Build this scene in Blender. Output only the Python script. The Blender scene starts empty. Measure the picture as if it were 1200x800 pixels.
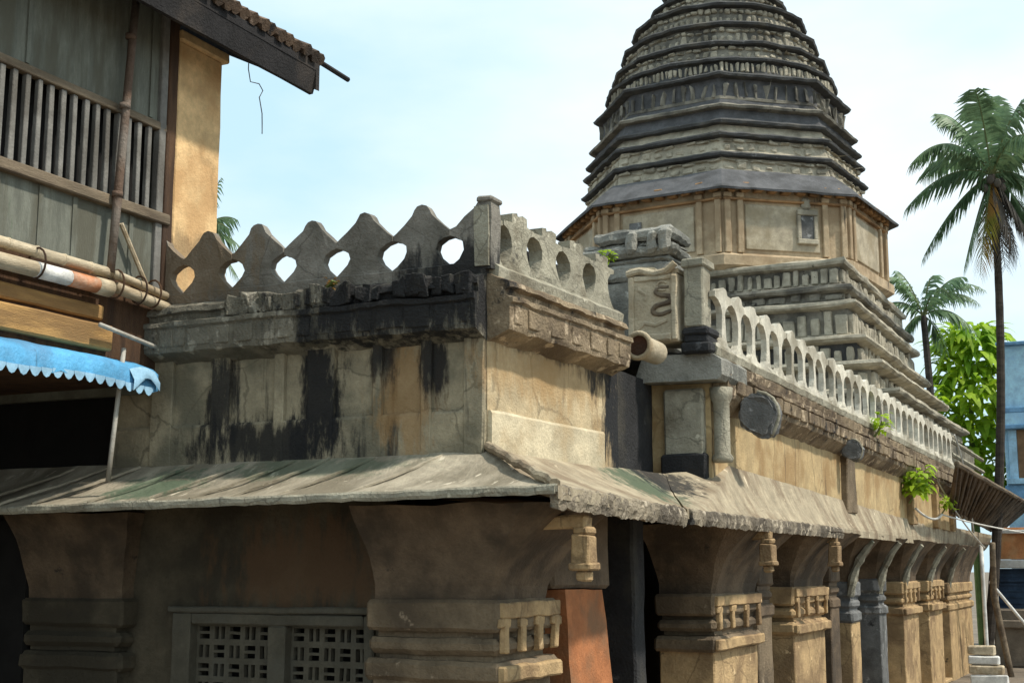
import bpy, bmesh, math, random
from mathutils import Vector, Matrix, noise
R = math.radians
S = bpy.context.scene
COL = S.collection
random.seed(7)

# ------------------------------------------------------------------ camera, sky, sun, exposure
cd = bpy.data.cameras.new('camera'); cam = bpy.data.objects.new('camera', cd); COL.objects.link(cam)
cam.location = (6.28, -12.5, 2.2)
cam.rotation_euler = (R(90) + math.atan(264 / 1600), 0, R(25.6))
cd.sensor_width = 36; cd.lens = 36 * 1600 / 1200
cd.clip_start = .1; cd.clip_end = 3000
S.camera = cam

SUN_EL, SUN_AZ = 56, 8          # azimuth of the sun measured from +X towards +Y
w = bpy.data.worlds.new('World'); S.world = w; w.use_nodes = True
nt = w.node_tree; nt.nodes.clear()
def N(t, **k):
    n = nt.nodes.new(t)
    for a, b in k.items(): setattr(n, a, b)
    return n
out = N('ShaderNodeOutputWorld'); bg = N('ShaderNodeBackground'); bg.inputs['Strength'].default_value = .1
sky = N('ShaderNodeTexSky', sky_type='NISHITA'); sky.sun_disc = False
sky.sun_elevation = R(SUN_EL); sky.sun_rotation = R(90 - SUN_AZ)
sky.air_density = 1; sky.dust_density = 2.5
tc = N('ShaderNodeTexCoord'); mp = N('ShaderNodeMapping'); mp.inputs['Scale'].default_value = (1.6, 1.6, 4.2)
mp.inputs['Location'].default_value = (.35, .2, .1)
nz = N('ShaderNodeTexNoise'); nz.inputs['Scale'].default_value = 1.3; nz.inputs['Detail'].default_value = 7
nz.inputs['Roughness'].default_value = .5
mr = N('ShaderNodeMapRange'); mr.inputs['From Min'].default_value = .36; mr.inputs['From Max'].default_value = .62
mr.inputs['To Min'].default_value = 0; mr.inputs['To Max'].default_value = .85
mx = N('ShaderNodeMix', data_type='RGBA')
mx.inputs[7].default_value = (6.6, 7.1, 7.3, 1)
L = nt.links.new
L(tc.outputs['Generated'], mp.inputs['Vector']); L(mp.outputs['Vector'], nz.inputs['Vector'])
hz = N('ShaderNodeMix', data_type='RGBA'); hz.inputs[0].default_value = .78; hz.inputs[7].default_value = (4.4, 6.3, 7.2, 1)
L(nz.outputs[0], mr.inputs['Value']); L(mr.outputs[0], mx.inputs[0]); L(sky.outputs[0], hz.inputs[6]); L(hz.outputs[2], mx.inputs[6])
L(mx.outputs[2], bg.inputs['Color']); L(bg.outputs[0], out.inputs[0])

sd = bpy.data.lights.new('sun', 'SUN'); sd.energy = 2.65; sd.angle = R(3); sd.color = (1, .93, .82)
sun = bpy.data.objects.new('sun', sd); COL.objects.link(sun); sun.location = (30, -10, 40)
sv = Vector((math.cos(R(SUN_EL)) * math.cos(R(SUN_AZ)), math.cos(R(SUN_EL)) * math.sin(R(SUN_AZ)), math.sin(R(SUN_EL))))
sun.rotation_euler = sv.to_track_quat('Z', 'Y').to_euler()
S.view_settings.view_transform = 'Standard'; S.view_settings.look = 'None'
S.view_settings.exposure = 0.72; S.view_settings.gamma = 1
S.cycles.max_bounces = 6; S.cycles.diffuse_bounces = 3

# ------------------------------------------------------------------ materials
def mat(name, base, dirt=None, dirt_amt=.5, black=0., streak=0., moss=0., scale=1., rough=.9, bump=.4,
        var=.25, spots=(), mosscol=(.05, .09, .045), blackcol=(.018, .018, .019), stretch=(1, 1, 1), translucent=0., pale=0., stain=(), stain_col=(.3, .17, .07), cracks=0.):
    m = bpy.data.materials.new(name); m.use_nodes = True
    t = m.node_tree; t.nodes.clear(); l = t.links.new
    def n(ty, **k):
        q = t.nodes.new(ty)
        for a, b in k.items(): setattr(q, a, b)
        return q
    o = n('ShaderNodeOutputMaterial'); b = n('ShaderNodeBsdfPrincipled')
    b.inputs['Roughness'].default_value = rough
    b.inputs['Specular IOR Level'].default_value = .25
    g = n('ShaderNodeNewGeometry'); pos = g.outputs['Position']
    st = n('ShaderNodeMapping'); st.inputs['Scale'].default_value = stretch; l(pos, st.inputs['Vector'])
    def nse(sc, det=6, vec=None, ro=.6):
        q = n('ShaderNodeTexNoise'); q.inputs['Scale'].default_value = sc; q.inputs['Detail'].default_value = det
        q.inputs['Roughness'].default_value = ro
        l(vec if vec is not None else st.outputs[0], q.inputs['Vector']); return q.outputs[0]
    def rng(v, a, c, lo=0., hi=1.):
        q = n('ShaderNodeMapRange'); q.interpolation_type = 'SMOOTHSTEP'
        q.inputs['From Min'].default_value = a; q.inputs['From Max'].default_value = c
        q.inputs['To Min'].default_value = lo; q.inputs['To Max'].default_value = hi
        l(v, q.inputs['Value']); return q.outputs[0]
    def mix(f, a, c):
        q = n('ShaderNodeMix', data_type='RGBA')
        l(f, q.inputs[0])
        for i, v in ((6, a), (7, c)):
            if isinstance(v, tuple): q.inputs[i].default_value = (*v[:3], 1)
            else: l(v, q.inputs[i])
        return q.outputs[2]
    n1 = nse(2.6 * scale, 8, ro=.65); n2 = nse(13 * scale, 5, ro=.7)
    lo = tuple(x * (1 - var) for x in base); hi = tuple(min(1, x * (1 + var)) for x in base)
    c = mix(rng(n1, .3, .7), lo, hi)
    c = mix(rng(n2, .35, .75, 0, .35), c, tuple(x * .55 for x in base))
    if bump:
        c = mix(rng(nse(46 * scale, 4, pos, .75), .50, .74, 0, .35), c, tuple(x * .5 for x in base))
        c = mix(rng(nse(21 * scale, 6, pos, .75), .60, .70, 0, .35), c, tuple(min(.8, x * 1.5) for x in base))
    if cracks:
        wv = n('ShaderNodeVectorMath', operation='MULTIPLY_ADD'); qn = n('ShaderNodeTexNoise'); qn.inputs['Scale'].default_value = 2.2; qn.inputs['Detail'].default_value = 5
        l(pos, qn.inputs['Vector']); l(qn.outputs['Color'], wv.inputs[0]); wv.inputs[1].default_value = (.45, .45, .45); l(pos, wv.inputs[2])
        vo = n('ShaderNodeTexVoronoi', feature='DISTANCE_TO_EDGE'); vo.inputs['Scale'].default_value = cracks; l(wv.outputs[0], vo.inputs['Vector'])
        c = mix(rng(vo.outputs['Distance'], .003, .016, .5, 0), c, tuple(x * .25 for x in base))
    if dirt: c = mix(rng(nse(1.1 * scale, 7), .62 - dirt_amt * .35, .80 - dirt_amt * .35, 0, .85), c, dirt)
    if pale: c = mix(rng(nse(4.5 * scale, 7), .66 - pale * .25, .74 - pale * .25, 0, .8), c, tuple(min(.8, x * 1.7 + .05) for x in base))
    if moss: c = mix(rng(nse(.9 * scale, 6), .70 - moss * .3, .80 - moss * .3, 0, .85), c, mosscol)
    if streak:
        sm = n('ShaderNodeMapping'); sm.inputs['Scale'].default_value = (5, 5, .35); l(pos, sm.inputs['Vector'])
        c = mix(rng(nse(1.0 * scale, 5, sm.outputs[0]), .70 - streak * .3, .80 - streak * .3, 0, .8), c, blackcol)
    if black: c = mix(rng(nse(1.7 * scale, 8, ro=.7), .70 - black * .35, .78 - black * .35, 0, .92), c, blackcol)
    for lst, colr in ((stain, stain_col), (spots, blackcol)):
      for (ctr, sc, s) in lst:
        a = n('ShaderNodeVectorMath', operation='SUBTRACT'); a.inputs[1].default_value = ctr; l(pos, a.inputs[0])
        d = n('ShaderNodeVectorMath', operation='DIVIDE'); d.inputs[1].default_value = sc; l(a.outputs[0], d.inputs[0])
        le = n('ShaderNodeVectorMath', operation='LENGTH'); l(d.outputs[0], le.inputs[0])
        dm = n('ShaderNodeMapping'); dm.inputs['Scale'].default_value = (2.2, 2.2, .6); l(pos, dm.inputs['Vector'])
        ad = n('ShaderNodeMath', operation='ADD'); l(le.outputs['Value'], ad.inputs[0])
        l(rng(nse(2.6, 9, dm.outputs[0], .72), .2, .8, -.75, .75), ad.inputs[1])
        c = mix(rng(ad.outputs[0], .55, 1.3, s, 0), c, colr)
    l(c, b.inputs['Base Color'])
    if bump:
        h = n('ShaderNodeMath', operation='ADD'); l(n1, h.inputs[0]); l(nse(30 * scale, 4), h.inputs[1])
        bp = n('ShaderNodeBump'); bp.inputs['Strength'].default_value = bump; bp.inputs['Distance'].default_value = .04
        l(h.outputs[0], bp.inputs['Height']); l(bp.outputs[0], b.inputs['Normal'])
    if translucent:
        tr = n('ShaderNodeBsdfTranslucent'); l(c, tr.inputs[0]); ms = n('ShaderNodeMixShader'); ms.inputs[0].default_value = translucent
        l(b.outputs[0], ms.inputs[1]); l(tr.outputs[0], ms.inputs[2]); l(ms.outputs[0], o.inputs[0])
    else: l(b.outputs[0], o.inputs[0])
    return m

M = {}
M['wall'] = mat('weathered_plaster', (.345, .295, .20), (.14, .13, .092), .45, cracks=.9, black=.18, streak=.36, moss=.1, bump=.5,
    spots=[((-2.05, 0, 4.15), (.30, .5, .9), .97), ((-3.35, 0, 4.1), (.22, .5, .65), .9), ((-2.7, 0, 3.55), (1.0, .4, .26), .93), ((-.62, 0, 4.35), (.17, .5, .45), .95),
           ((-1.25, 0, 4.45), (.16, .5, .35), .9), ((.2, 3.3, 3.95), (.5, .55, .8), 1), ((.2, 4.6, 3.9), (.7, 1.05, 1.1), 1), ((.1, 3.1, 4.6), (.5, 1.0, .35), .9), ((.1, 1.2, 4.6), (.5, 1.5, .16), .7)],
    stain=[((-.95, 0, 4.0), (.38, .4, .6), .6), ((.1, 1.6, 4.25), (.4, 2.2, .38), .5)], stain_col=(.36, .21, .085))
M['wall_r'] = mat('cream_plaster', (.50, .40, .25), (.36, .25, .13), .45, cracks=.5, streak=.15, bump=.4,
    spots=[((.2, 3.3, 3.95), (.5, .6, .9), 1), ((.1, 3.1, 4.6), (.5, 1.0, .3), .9), ((.1, 1.2, 4.62), (.5, 1.5, .12), .7)], stain=[((.1, 1.6, 4.3), (.4, 2.2, .3), .5)], stain_col=(.36, .22, .09))
M['wall2'] = mat('ochre_plaster', (.46, .34, .18), (.30, .19, .085), .5, cracks=.6, black=.06, streak=.25, bump=.35, var=.2)
M['cornice'] = mat('cornice_stone', (.21, .19, .145), (.09, .085, .065), .5, black=.25, streak=.2, pale=.35, bump=.9,
    spots=[((-.75, -.2, 4.95), (1.75, .6, .5), .97)])
M['cornice2'] = mat('cornice_stone_brown', (.27, .205, .13), (.10, .07, .045), .55, black=.3, streak=.15, pale=.4, bump=.9)
M['merlon'] = mat('parapet_stone_grey', (.245, .225, .19), (.12, .11, .09), .55, cracks=1.2, streak=.25, black=.14, bump=.6, var=.2,
    stain=[((-4.1, 0, 5.6), (1.1, .6, .6), .6)], stain_col=(.2, .135, .075), spots=[((-.3, -.1, 5.25), (.7, .5, .35), .9)])
M['niche'] = mat('parapet_stone_pale', (.34, .315, .24), (.17, .145, .10), .45, cracks=1.2, black=.22, streak=.2, moss=.1, bump=.6, pale=.15)
M['balus'] = mat('baluster_plaster', (.60, .56, .46), (.26, .23, .17), .45, black=.2, bump=.5)
M['black'] = mat('algae_shade_black_stone', (.03, .03, .031), (.06, .055, .045), .3, bump=.7, pale=.1)
M['slate'] = mat('grey_stone', (.16, .16, .155), (.07, .07, .066), .5, black=.15, pale=.3, bump=.6)
M['crest'] = mat('mottled_crest_stone', (.30, .29, .25), (.12, .12, .105), .5, black=.22, pale=.2, bump=.8)
M['eave'] = mat('eave_cement', (.36, .315, .235), (.17, .145, .10), .5, black=.08, moss=.05, bump=.5, pale=.2, stretch=(1.7, .5, .9), scale=.8,
    stain=[((-3.7, -.75, 3.1), (.6, .5, .4), .85), ((-1.9, -.35, 3.3), (1.2, .3, .3), .55)], stain_col=(.075, .115, .07))
M['eave_r'] = mat('eave_cement_brown', (.37, .31, .215), (.19, .14, .09), .5, black=.08, moss=.06, bump=.5, pale=.12, stretch=(.9, 1.3, .9), scale=1.1, spots=[((.35, 4.35, 3.3), (.5, .75, .3), .9)],
    stain=[((.5, 3.3, 3.2), (.5, .9, .4), .9)], stain_col=(.07, .10, .06))
M['rim'] = mat('eave_rim_stone', (.30, .25, .18), (.08, .065, .05), .6, black=.3, pale=.45, bump=1.)
M['under'] = mat('shaded_brown_stone', (.15, .108, .07), (.055, .042, .03), .5, black=.2, bump=.6)  # brown stone, tone lowered to paint in the shade under the eave
M['front'] = mat('front_shaded_plaster', (.09, .075, .05), (.042, .036, .025), .55, black=.2, bump=.5, stain=[((-2.0, -.1, 2.2), (1.2, .5, .5), .7)], stain_col=(.12, .068, .035))  # darkened plaster: eave and street shade put into the colour
M['pier'] = mat('ochre_pier_stone', (.45, .31, .16), (.20, .13, .07), .5, cracks=.7, black=.2, streak=.12, bump=.6, pale=.1)
M['relief'] = mat('carved_relief_stone', (.52, .44, .31), (.34, .26, .16), .45, black=.08, moss=.05, bump=.6)
M['cream'] = mat('cream_stone', (.56, .48, .33), (.42, .32, .19), .45, black=.08, streak=.1, bump=.4)
M['capital'] = mat('capital_stone', (.20, .15, .095), (.09, .067, .045), .5, black=.22, bump=.7, pale=.15)  # body darkened to hold painted shade; lit side carved in lighter stone
M['red'] = mat('red_ochre_stone', (.40, .155, .062), (.21, .12, .065), .45, bump=.4, black=.05)
M['lattice'] = mat('lattice_stone', (.105, .095, .07), (.10, .095, .075), .5, bump=.4)  # stone colour lowered for the shade the windows stand in
M['dark'] = mat('shade_black', (.012, .011, .010), bump=0)  # near-black, paints shade into interiors and openings
M['t_light'] = mat('tower_pale_stone', (.44, .395, .30), (.19, .17, .13), .45, black=.2, streak=.15, bump=.8)
M['t_dark'] = mat('tower_dark_stone', (.075, .075, .074), (.13, .12, .10), .35, black=.2, pale=.15, bump=.8)
M['t_mid'] = mat('tower_grey_stone', (.25, .23, .185), (.075, .07, .06), .5, black=.3, streak=.15, bump=.8)
M['t_gray'] = mat('tower_slate_stone', (.115, .115, .118), (.06, .06, .06), .4, black=.1, bump=.7)
M['drum'] = mat('drum_plaster', (.44, .34, .22), (.28, .20, .12), .5, black=.05, streak=.25, bump=.4, moss=.05)
M['drum2'] = mat('drum_panel', (.40, .345, .25), (.27, .22, .14), .5, black=.05, streak=.25, bump=.3)
M['drum_or'] = mat('drum_frieze', (.36, .21, .10), (.17, .10, .05), .45, black=.1, bump=.6)
M['h_board'] = mat('grey_weathered_board', (.16, .165, .135), (.10, .095, .07), .5, bump=.3, streak=.12, stretch=(1, 3, .6), moss=.1)
M['h_beam'] = mat('timber_beam', (.20, .155, .105), (.09, .065, .045), .5, bump=.5, stretch=(4, .6, 4))
M['h_wood'] = mat('brown_timber', (.10, .055, .03), (.05, .03, .02), .5, bump=.5, stretch=(4, 4, .6))
M['h_bar'] = mat('window_bar_grey', (.21, .20, .18), (.11, .10, .085), .5, bump=.3)
M['h_orange'] = mat('orange_limewash', (.70, .47, .235), (.52, .31, .14), .45, bump=.3, streak=.08, spots=[((-4.3, .5, 6.0), (.3, .6, .22), .4)])
M['h_roof'] = mat('dark_roof_timber', (.022, .020, .02), (.05, .04, .033), .4, bump=.5)
M['tile'] = mat('terracotta_tile', (.13, .085, .055), (.05, .038, .03), .5, black=.35, pale=.3, bump=.7)
M['plank'] = mat('ochre_plank', (.46, .27, .10), (.24, .14, .06), .45, bump=.4, stretch=(4, .5, 4))
M['bamboo'] = mat('bamboo', (.55, .46, .32), (.30, .22, .13), .4, bump=.4, rough=.6, stretch=(3, .8, 3))
M['pipe_or'] = mat('orange_pipe', (.55, .20, .08), (.6, .5, .38), .35, bump=.3, rough=.5)
M['white'] = mat('white_paint', (.70, .69, .65), (.42, .39, .33), .35, bump=.2)
M['rod'] = mat('pale_rod', (.40, .38, .33), (.22, .19, .15), .4, bump=.2, rough=.5)
M['rust'] = mat('rusty_pipe', (.13, .085, .06), (.22, .19, .16), .5, bump=.5)
M['tarp'] = mat('blue_tarpaulin', (.10, .36, .62), (.10, .24, .40), .5, streak=.2, bump=.4, rough=.5)
M['tarp_w'] = mat('blue_white_trim', (.32, .54, .72), bump=.2, rough=.5)
M['frond'] = mat('palm_leaf', (.16, .25, .125), (.09, .15, .075), .4, bump=0, rough=.45, translucent=.3, var=.4, scale=.6)
M['frond_y'] = mat('palm_leaf_yellowing', (.20, .19, .03), (.30, .15, .04), .5, bump=0, translucent=.3, scale=.7)
M['frond_d'] = mat('dead_palm_leaf', (.085, .075, .062), (.045, .04, .035), .4, bump=0)
M['rachis'] = mat('palm_rachis', (.13, .15, .06), bump=0)
M['trunk'] = mat('palm_trunk', (.075, .062, .05), (.035, .03, .026), .5, bump=.8, stretch=(1, 1, 5))
M['lime'] = mat('lime_leaf', (.36, .52, .03), (.16, .33, .02), .45, bump=0, rough=.6, translucent=.45, var=.35, scale=.7)
M['lime_stem'] = mat('green_stem', (.14, .17, .05), bump=.2)
M['blue'] = mat('blue_house_paint', (.42, .68, .90), (.33, .57, .80), .35, bump=.1, streak=.05)
M['blue_d'] = mat('blue_ledge_and_shadow', (.18, .36, .56), bump=.1)
M['blue_l'] = mat('pale_blue_frame', (.38, .62, .80), bump=.1)
M['shutter'] = mat('brown_shutter', (.22, .14, .08), bump=.3)
M['navy'] = mat('dark_blue_shutter', (.035, .06, .10), (.02, .03, .05), .5, bump=.2)
M['or_wall'] = mat('orange_wall', (.50, .22, .09), (.55, .35, .18), .35, bump=.3)
M['shed'] = mat('brown_thatch_tile', (.13, .095, .065), (.055, .042, .03), .5, bump=.9, black=.2)
M['ground'] = mat('street_dust', (.20, .165, .125), (.13, .11, .085), .5, bump=.5, scale=.6)
M['cable'] = mat('cable_white', (.55, .53, .48), bump=0)
M['wire'] = mat('cable_dark', (.06, .058, .055), bump=0)
M['terracotta'] = mat('terracotta_ring', (.33, .22, .14), (.2, .12, .07), .4, bump=.4)
M['rustdark'] = mat('rust_hollow', (.10, .04, .02), (.05, .03, .02), .4, bump=.5)

# ------------------------------------------------------------------ helpers
def tag(o, label=None, cat=None, group=None, kind=None):
    if label: o['label'] = label
    if cat: o['category'] = cat
    if group: o['group'] = group
    if kind: o['kind'] = kind
    return o
def thing(name, label, cat, loc=(0, 0, 0), group=None):
    o = bpy.data.objects.new(name, None); COL.objects.link(o); o.location = loc; o.empty_display_size = .3
    return tag(o, label, cat, group)
def link(name, bm, m, parent=None, smooth=False):
    me = bpy.data.meshes.new(name); bm.normal_update(); bm.to_mesh(me); bm.free()
    me.materials.append(m)
    if smooth:
        for p in me.polygons: p.use_smooth = True
    o = bpy.data.objects.new(name, me); COL.objects.link(o)
    if parent is not None:
        o.parent = parent
        p = parent; off = Vector((0, 0, 0))
        while p is not None: off += p.location; p = p.parent
        me.transform(Matrix.Translation(-off))       # geometry is written in world coordinates
    return o
class B:
    def __init__(s): s.bm = bmesh.new()
    def box(s, x0, x1, y0, y1, z0, z1, j=0., bev=0., rot=None):
        t = bmesh.new()
        v = [t.verts.new((x, y, z)) for x in (x0, x1) for y in (y0, y1) for z in (z0, z1)]
        for f in ((0, 1, 3, 2), (4, 6, 7, 5), (0, 4, 5, 1), (2, 3, 7, 6), (0, 2, 6, 4), (1, 5, 7, 3)): t.faces.new([v[i] for i in f])
        if j:
            for q in v: q.co += Vector((random.uniform(-j, j), random.uniform(-j, j), random.uniform(-j, j)))
        if bev: bmesh.ops.bevel(t, geom=list(t.edges), offset=bev, segments=1, affect='EDGES', profile=.5)
        if rot: bmesh.ops.transform(t, matrix=rot, verts=t.verts)
        s.add(t); return s
    def add(s, t):
        me = bpy.data.meshes.new('t'); t.to_mesh(me); t.free(); s.bm.from_mesh(me); bpy.data.meshes.remove(me)
    def hexa(s, pts):                                  # 8 corner points, bottom ring then top ring
        v = [s.bm.verts.new(p) for p in pts]
        for f in ((3, 2, 1, 0), (4, 5, 6, 7), (0, 1, 5, 4), (1, 2, 6, 5), (2, 3, 7, 6), (3, 0, 4, 7)): s.bm.faces.new([v[i] for i in f])
        return s
    def poly(s, pts, o, u, vdir, n, th):               # outline (a,b) -> o + a*u + b*vdir, extruded by th along n
        o, u, vdir, n = map(Vector, (o, u, vdir, n))
        a = [s.bm.verts.new(o + u * p[0] + vdir * p[1]) for p in pts]
        b = [s.bm.verts.new(o + u * p[0] + vdir * p[1] + n * th) for p in pts]
        s.bm.faces.new(a); s.bm.faces.new(b[::-1])
        for i in range(len(pts)):
            k = (i + 1) % len(pts); s.bm.faces.new((a[k], a[i], b[i], b[k]))
        bmesh.ops.recalc_face_normals(s.bm, faces=s.bm.faces); s.bm.normal_update()
        return s
    def tube(s, pts, r, seg=8, caps=True):
        pts = [Vector(p) for p in pts]; rr = r if isinstance(r, (list, tuple)) else [r] * len(pts)
        rings = []; ref = Vector((.13, .27, .95))
        for i, p in enumerate(pts):
            d = (pts[min(i + 1, len(pts) - 1)] - pts[max(i - 1, 0)]).normalized()
            a = d.cross(ref)
            if a.length < .05: a = d.cross(Vector((1, 0, 0)))
            a.normalize(); b = d.cross(a)
            rings.append([s.bm.verts.new(p + (a * math.cos(t) + b * math.sin(t)) * rr[i]) for t in [2 * math.pi * k / seg for k in range(seg)]])
        for A, Q in zip(rings, rings[1:]):
            for k in range(seg): s.bm.faces.new((A[k], A[(k + 1) % seg], Q[(k + 1) % seg], Q[k]))
        if caps: s.bm.faces.new(rings[0][::-1]); s.bm.faces.new(rings[-1])
        return s
    def rings(s, levels, ctr, n=8, a0=R(16.5), cap=True):   # levels: (r, z) polygons
        rs = []
        for r, z in levels:
            rs.append([s.bm.verts.new((ctr[0] + r * math.cos(a0 + 2 * math.pi * k / n), ctr[1] + r * math.sin(a0 + 2 * math.pi * k / n), z)) for k in range(n)])
        for A, Q in zip(rs, rs[1:]):
            for k in range(n): s.bm.faces.new((A[k], A[(k + 1) % n], Q[(k + 1) % n], Q[k]))
        if cap: s.bm.faces.new(rs[0][::-1]); s.bm.faces.new(rs[-1])
        return s
    def sweep(s, prof, path, cap=True):                # prof: (out, z) closed outline; out is to the right of the path
        P = [Vector((*p[:2], 0)) for p in path]; dz = [p[2] if len(p) > 2 else 0 for p in path]
        rows = []
        for i, p in enumerate(P):
            ns = []
            if i > 0: d = (P[i] - P[i - 1]).normalized(); ns.append(Vector((d.y, -d.x, 0)))
            if i < len(P) - 1: d = (P[i + 1] - P[i]).normalized(); ns.append(Vector((d.y, -d.x, 0)))
            m = sum(ns, Vector()) / len(ns); m = m / m.length_squared if m.length > .2 else m
            rows.append([s.bm.verts.new(p + m * a + Vector((0, 0, z + dz[i]))) for a, z in prof])
        k = len(prof)
        for A, Q in zip(rows, rows[1:]):
            for i in range(k): s.bm.faces.new((A[i], Q[i], Q[(i + 1) % k], A[(i + 1) % k]))
        if cap: s.bm.faces.new(rows[0]); s.bm.faces.new(rows[-1][::-1])
        return s
    def rough(s, amp=.012, size=.25, f=3., passes=4):
        for _ in range(passes):
            e = [q for q in s.bm.edges if q.calc_length() > size * 1.4]
            if not e or len(s.bm.verts) > 60000: break
            bmesh.ops.subdivide_edges(s.bm, edges=e, cuts=1, use_grid_fill=True)
        s.bm.normal_update()
        for v in s.bm.verts:
            c = v.co
            v.co = c + Vector(noise.noise_vector(c * f)) * amp + Vector(noise.noise_vector(c * f * 3.1 + Vector((9, 4, 2)))) * amp * .5
        return s
    def build(s, name, m, parent=None, smooth=False):
        bmesh.ops.recalc_face_normals(s.bm, faces=s.bm.faces)
        return link(name, s.bm, M[m], parent, smooth)
def seg(path, step):                                   # subdivide a polyline
    o = []
    for a, b in zip(path, path[1:]):
        a, b = Vector(a), Vector(b); k = max(1, int((b - a).length / step))
        o += [tuple(a.lerp(b, i / k)) for i in range(k)]
    return o + [tuple(path[-1])]
def bez(a, b, c, n=10):
    a, b, c = Vector(a), Vector(b), Vector(c)
    return [(1 - t) ** 2 * a + 2 * t * (1 - t) * b + t * t * c for t in [i / n for i in range(n + 1)]]

# ------------------------------------------------------------------ ground
g = B(); v = [g.bm.verts.new(p) for p in ((-400, -400, -1), (400, -400, -1), (400, 900, -1), (-400, 900, -1))]; g.bm.faces.new(v)
tag(g.build('ground', 'ground'), kind='structure')

# ------------------------------------------------------------------ temple hall
hall = thing('temple_hall', 'weathered low stone temple hall with zigzag parapet and sloping stone eave before the tower', 'temple', (0, 0, 0))
# upper wall, near section (front and right side), in courses
wp = [(-4.9, 0, 0), (0, 0, 0), (.19, 3.25, 0)]
b = B(); b.sweep([(-.4, 3.3), (0, 3.3), (0, 4.66), (-.4, 4.66)], seg(wp[:2], .6)); b.rough(.012, .3); b.build('upper_wall', 'wall', hall)
b = B(); b.sweep([(-.4, 3.3), (0, 3.3), (0, 4.66), (-.4, 4.66)], seg([(.004, .003, 0), (.19, 3.25, 0)], .6)); b.rough(.012, .3); b.build('upper_wall', 'wall_r', hall)
b = B()
b.sweep([(0, 3.3), (.055, 3.3), (.055, 3.77), (.035, 3.80), (0, 3.80)], seg(wp[:2], .5)); b.rough(.012, .2); b.build('plinth_course', 'wall', hall)
b = B(); b.sweep([(0, 3.3), (.055, 3.3), (.055, 3.77), (.035, 3.80), (0, 3.80)], seg([(.006, .004, 0), (.16, 2.75, 0)], .5)); b.rough(.012, .2); b.build('plinth_course', 'cream', hall)
for x, wd in ((-4.18, .3), (-3.35, .24), (-2.55, .12), (-2.0, .34), (-1.28, .1), (-.68, .12), (-.12, .22)):
    b = B(); b.box(x - wd / 2, x + wd / 2, -.07, .05, 3.33, 4.64, .012, .012); b.rough(.008, .2); b.build('pilaster', 'wall', hall)
# notch between the two sections and the second, projecting section
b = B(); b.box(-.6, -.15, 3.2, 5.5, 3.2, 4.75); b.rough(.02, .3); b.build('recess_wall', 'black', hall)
b = B(); b.sweep([(-.4, 3.2), (0, 3.2), (0, 4.8), (-.4, 4.8)], seg([(-.25, 5.45, 0), (.7, 5.45, 0), (.7, 28.5, 0)], .8)); b.rough(.01, .4); b.build('upper_wall', 'wall2', hall)
for y, h in ((13.9, .7), (20.9, .6), (24.6, .5), (27.6, .5)):
    b = B(); b.box(.66, .83, y - h / 2, y + h / 2, 3.2, 4.6, .02, .02); b.rough(.012, .25); b.build('pilaster', 'capital' if y < 19 else 'pier', hall)
b = B(); b.box(.05, .62, 5.33, 5.5, 3.55, 4.62, .015, .03); b.rough(.01, .2); b.build('wall_block', 'niche', hall)
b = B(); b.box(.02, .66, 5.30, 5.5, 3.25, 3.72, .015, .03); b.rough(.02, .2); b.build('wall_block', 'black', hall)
b = B(); b.rings([(.13, 3.6), (.15, 3.66), (.11, 3.72), (.11, 4.4), (.15, 4.48), (.16, 4.62)], (.84, 5.48), 14); b.build('colonnette', 'niche', hall, True)
# cornice, near section
b = B()
b.sweep([(.0, 4.52), (.1, 4.56), (.26, 4.62), (.27, 4.66), (.27, 4.90), (.30, 4.92), (.30, 4.97), (.2, 5.0), (.2, 5.06), (.26, 5.08), (.24, 5.14), (.02, 5.24), (-.3, 5.24), (-.3, 4.52)], seg([(-4.9, 0, 0), (0, 0, 0)], .4) )
b.rough(.022, .14, 4.); b.build('cornice', 'cornice', hall)
b = B()
b.sweep([(.0, 4.52), (.1, 4.56), (.26, 4.62), (.27, 4.66), (.27, 4.90), (.30, 4.92), (.30, 4.97), (.2, 5.0), (.2, 5.06), (.26, 5.08), (.24, 5.14), (.02, 5.24), (-.3, 5.24), (-.3, 4.52)], seg([(.003, -.0, 0), (.175, 3.05, 0)], .4))
b.rough(.022, .14, 4.); b.build('cornice', 'cornice2', hall)
b = B()
x = -4.3
while x < -.1:                                       # carved panels on the cornice fascia
    wd = random.uniform(.13, .34); b.box(x, x + wd, -.285, -.25, 4.67 + random.uniform(0, .02), 4.885, .012, .01); x += wd + random.uniform(.03, .07)
b.rough(.008, .12); b.build('carved_frieze', 'cornice', hall)
b = B()
y = .1
while y < 2.75:
    wd = random.uniform(.2, .5); xx = .058 * y; b.box(xx + .24, xx + .288, y, y + wd, 4.68, 4.88, .012, .01); y += wd + random.uniform(.03, .07)
b.rough(.008, .12); b.build('carved_frieze', 'cornice2', hall)
b = B()                                              # broken lumps and weed roots on the cornice shelf
for i in range(46):
    x = random.uniform(-3.1, -.1); r_ = random.uniform(.04, .1)
    b.box(x - r_, x + r_, -.24 - r_ * .5, -.12, 5.0, 5.06 + r_ * 1.6, r_ * .5, .01)
b.rough(.02, .07, 6.); b.build('broken_ledge', 'cornice', hall)
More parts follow.
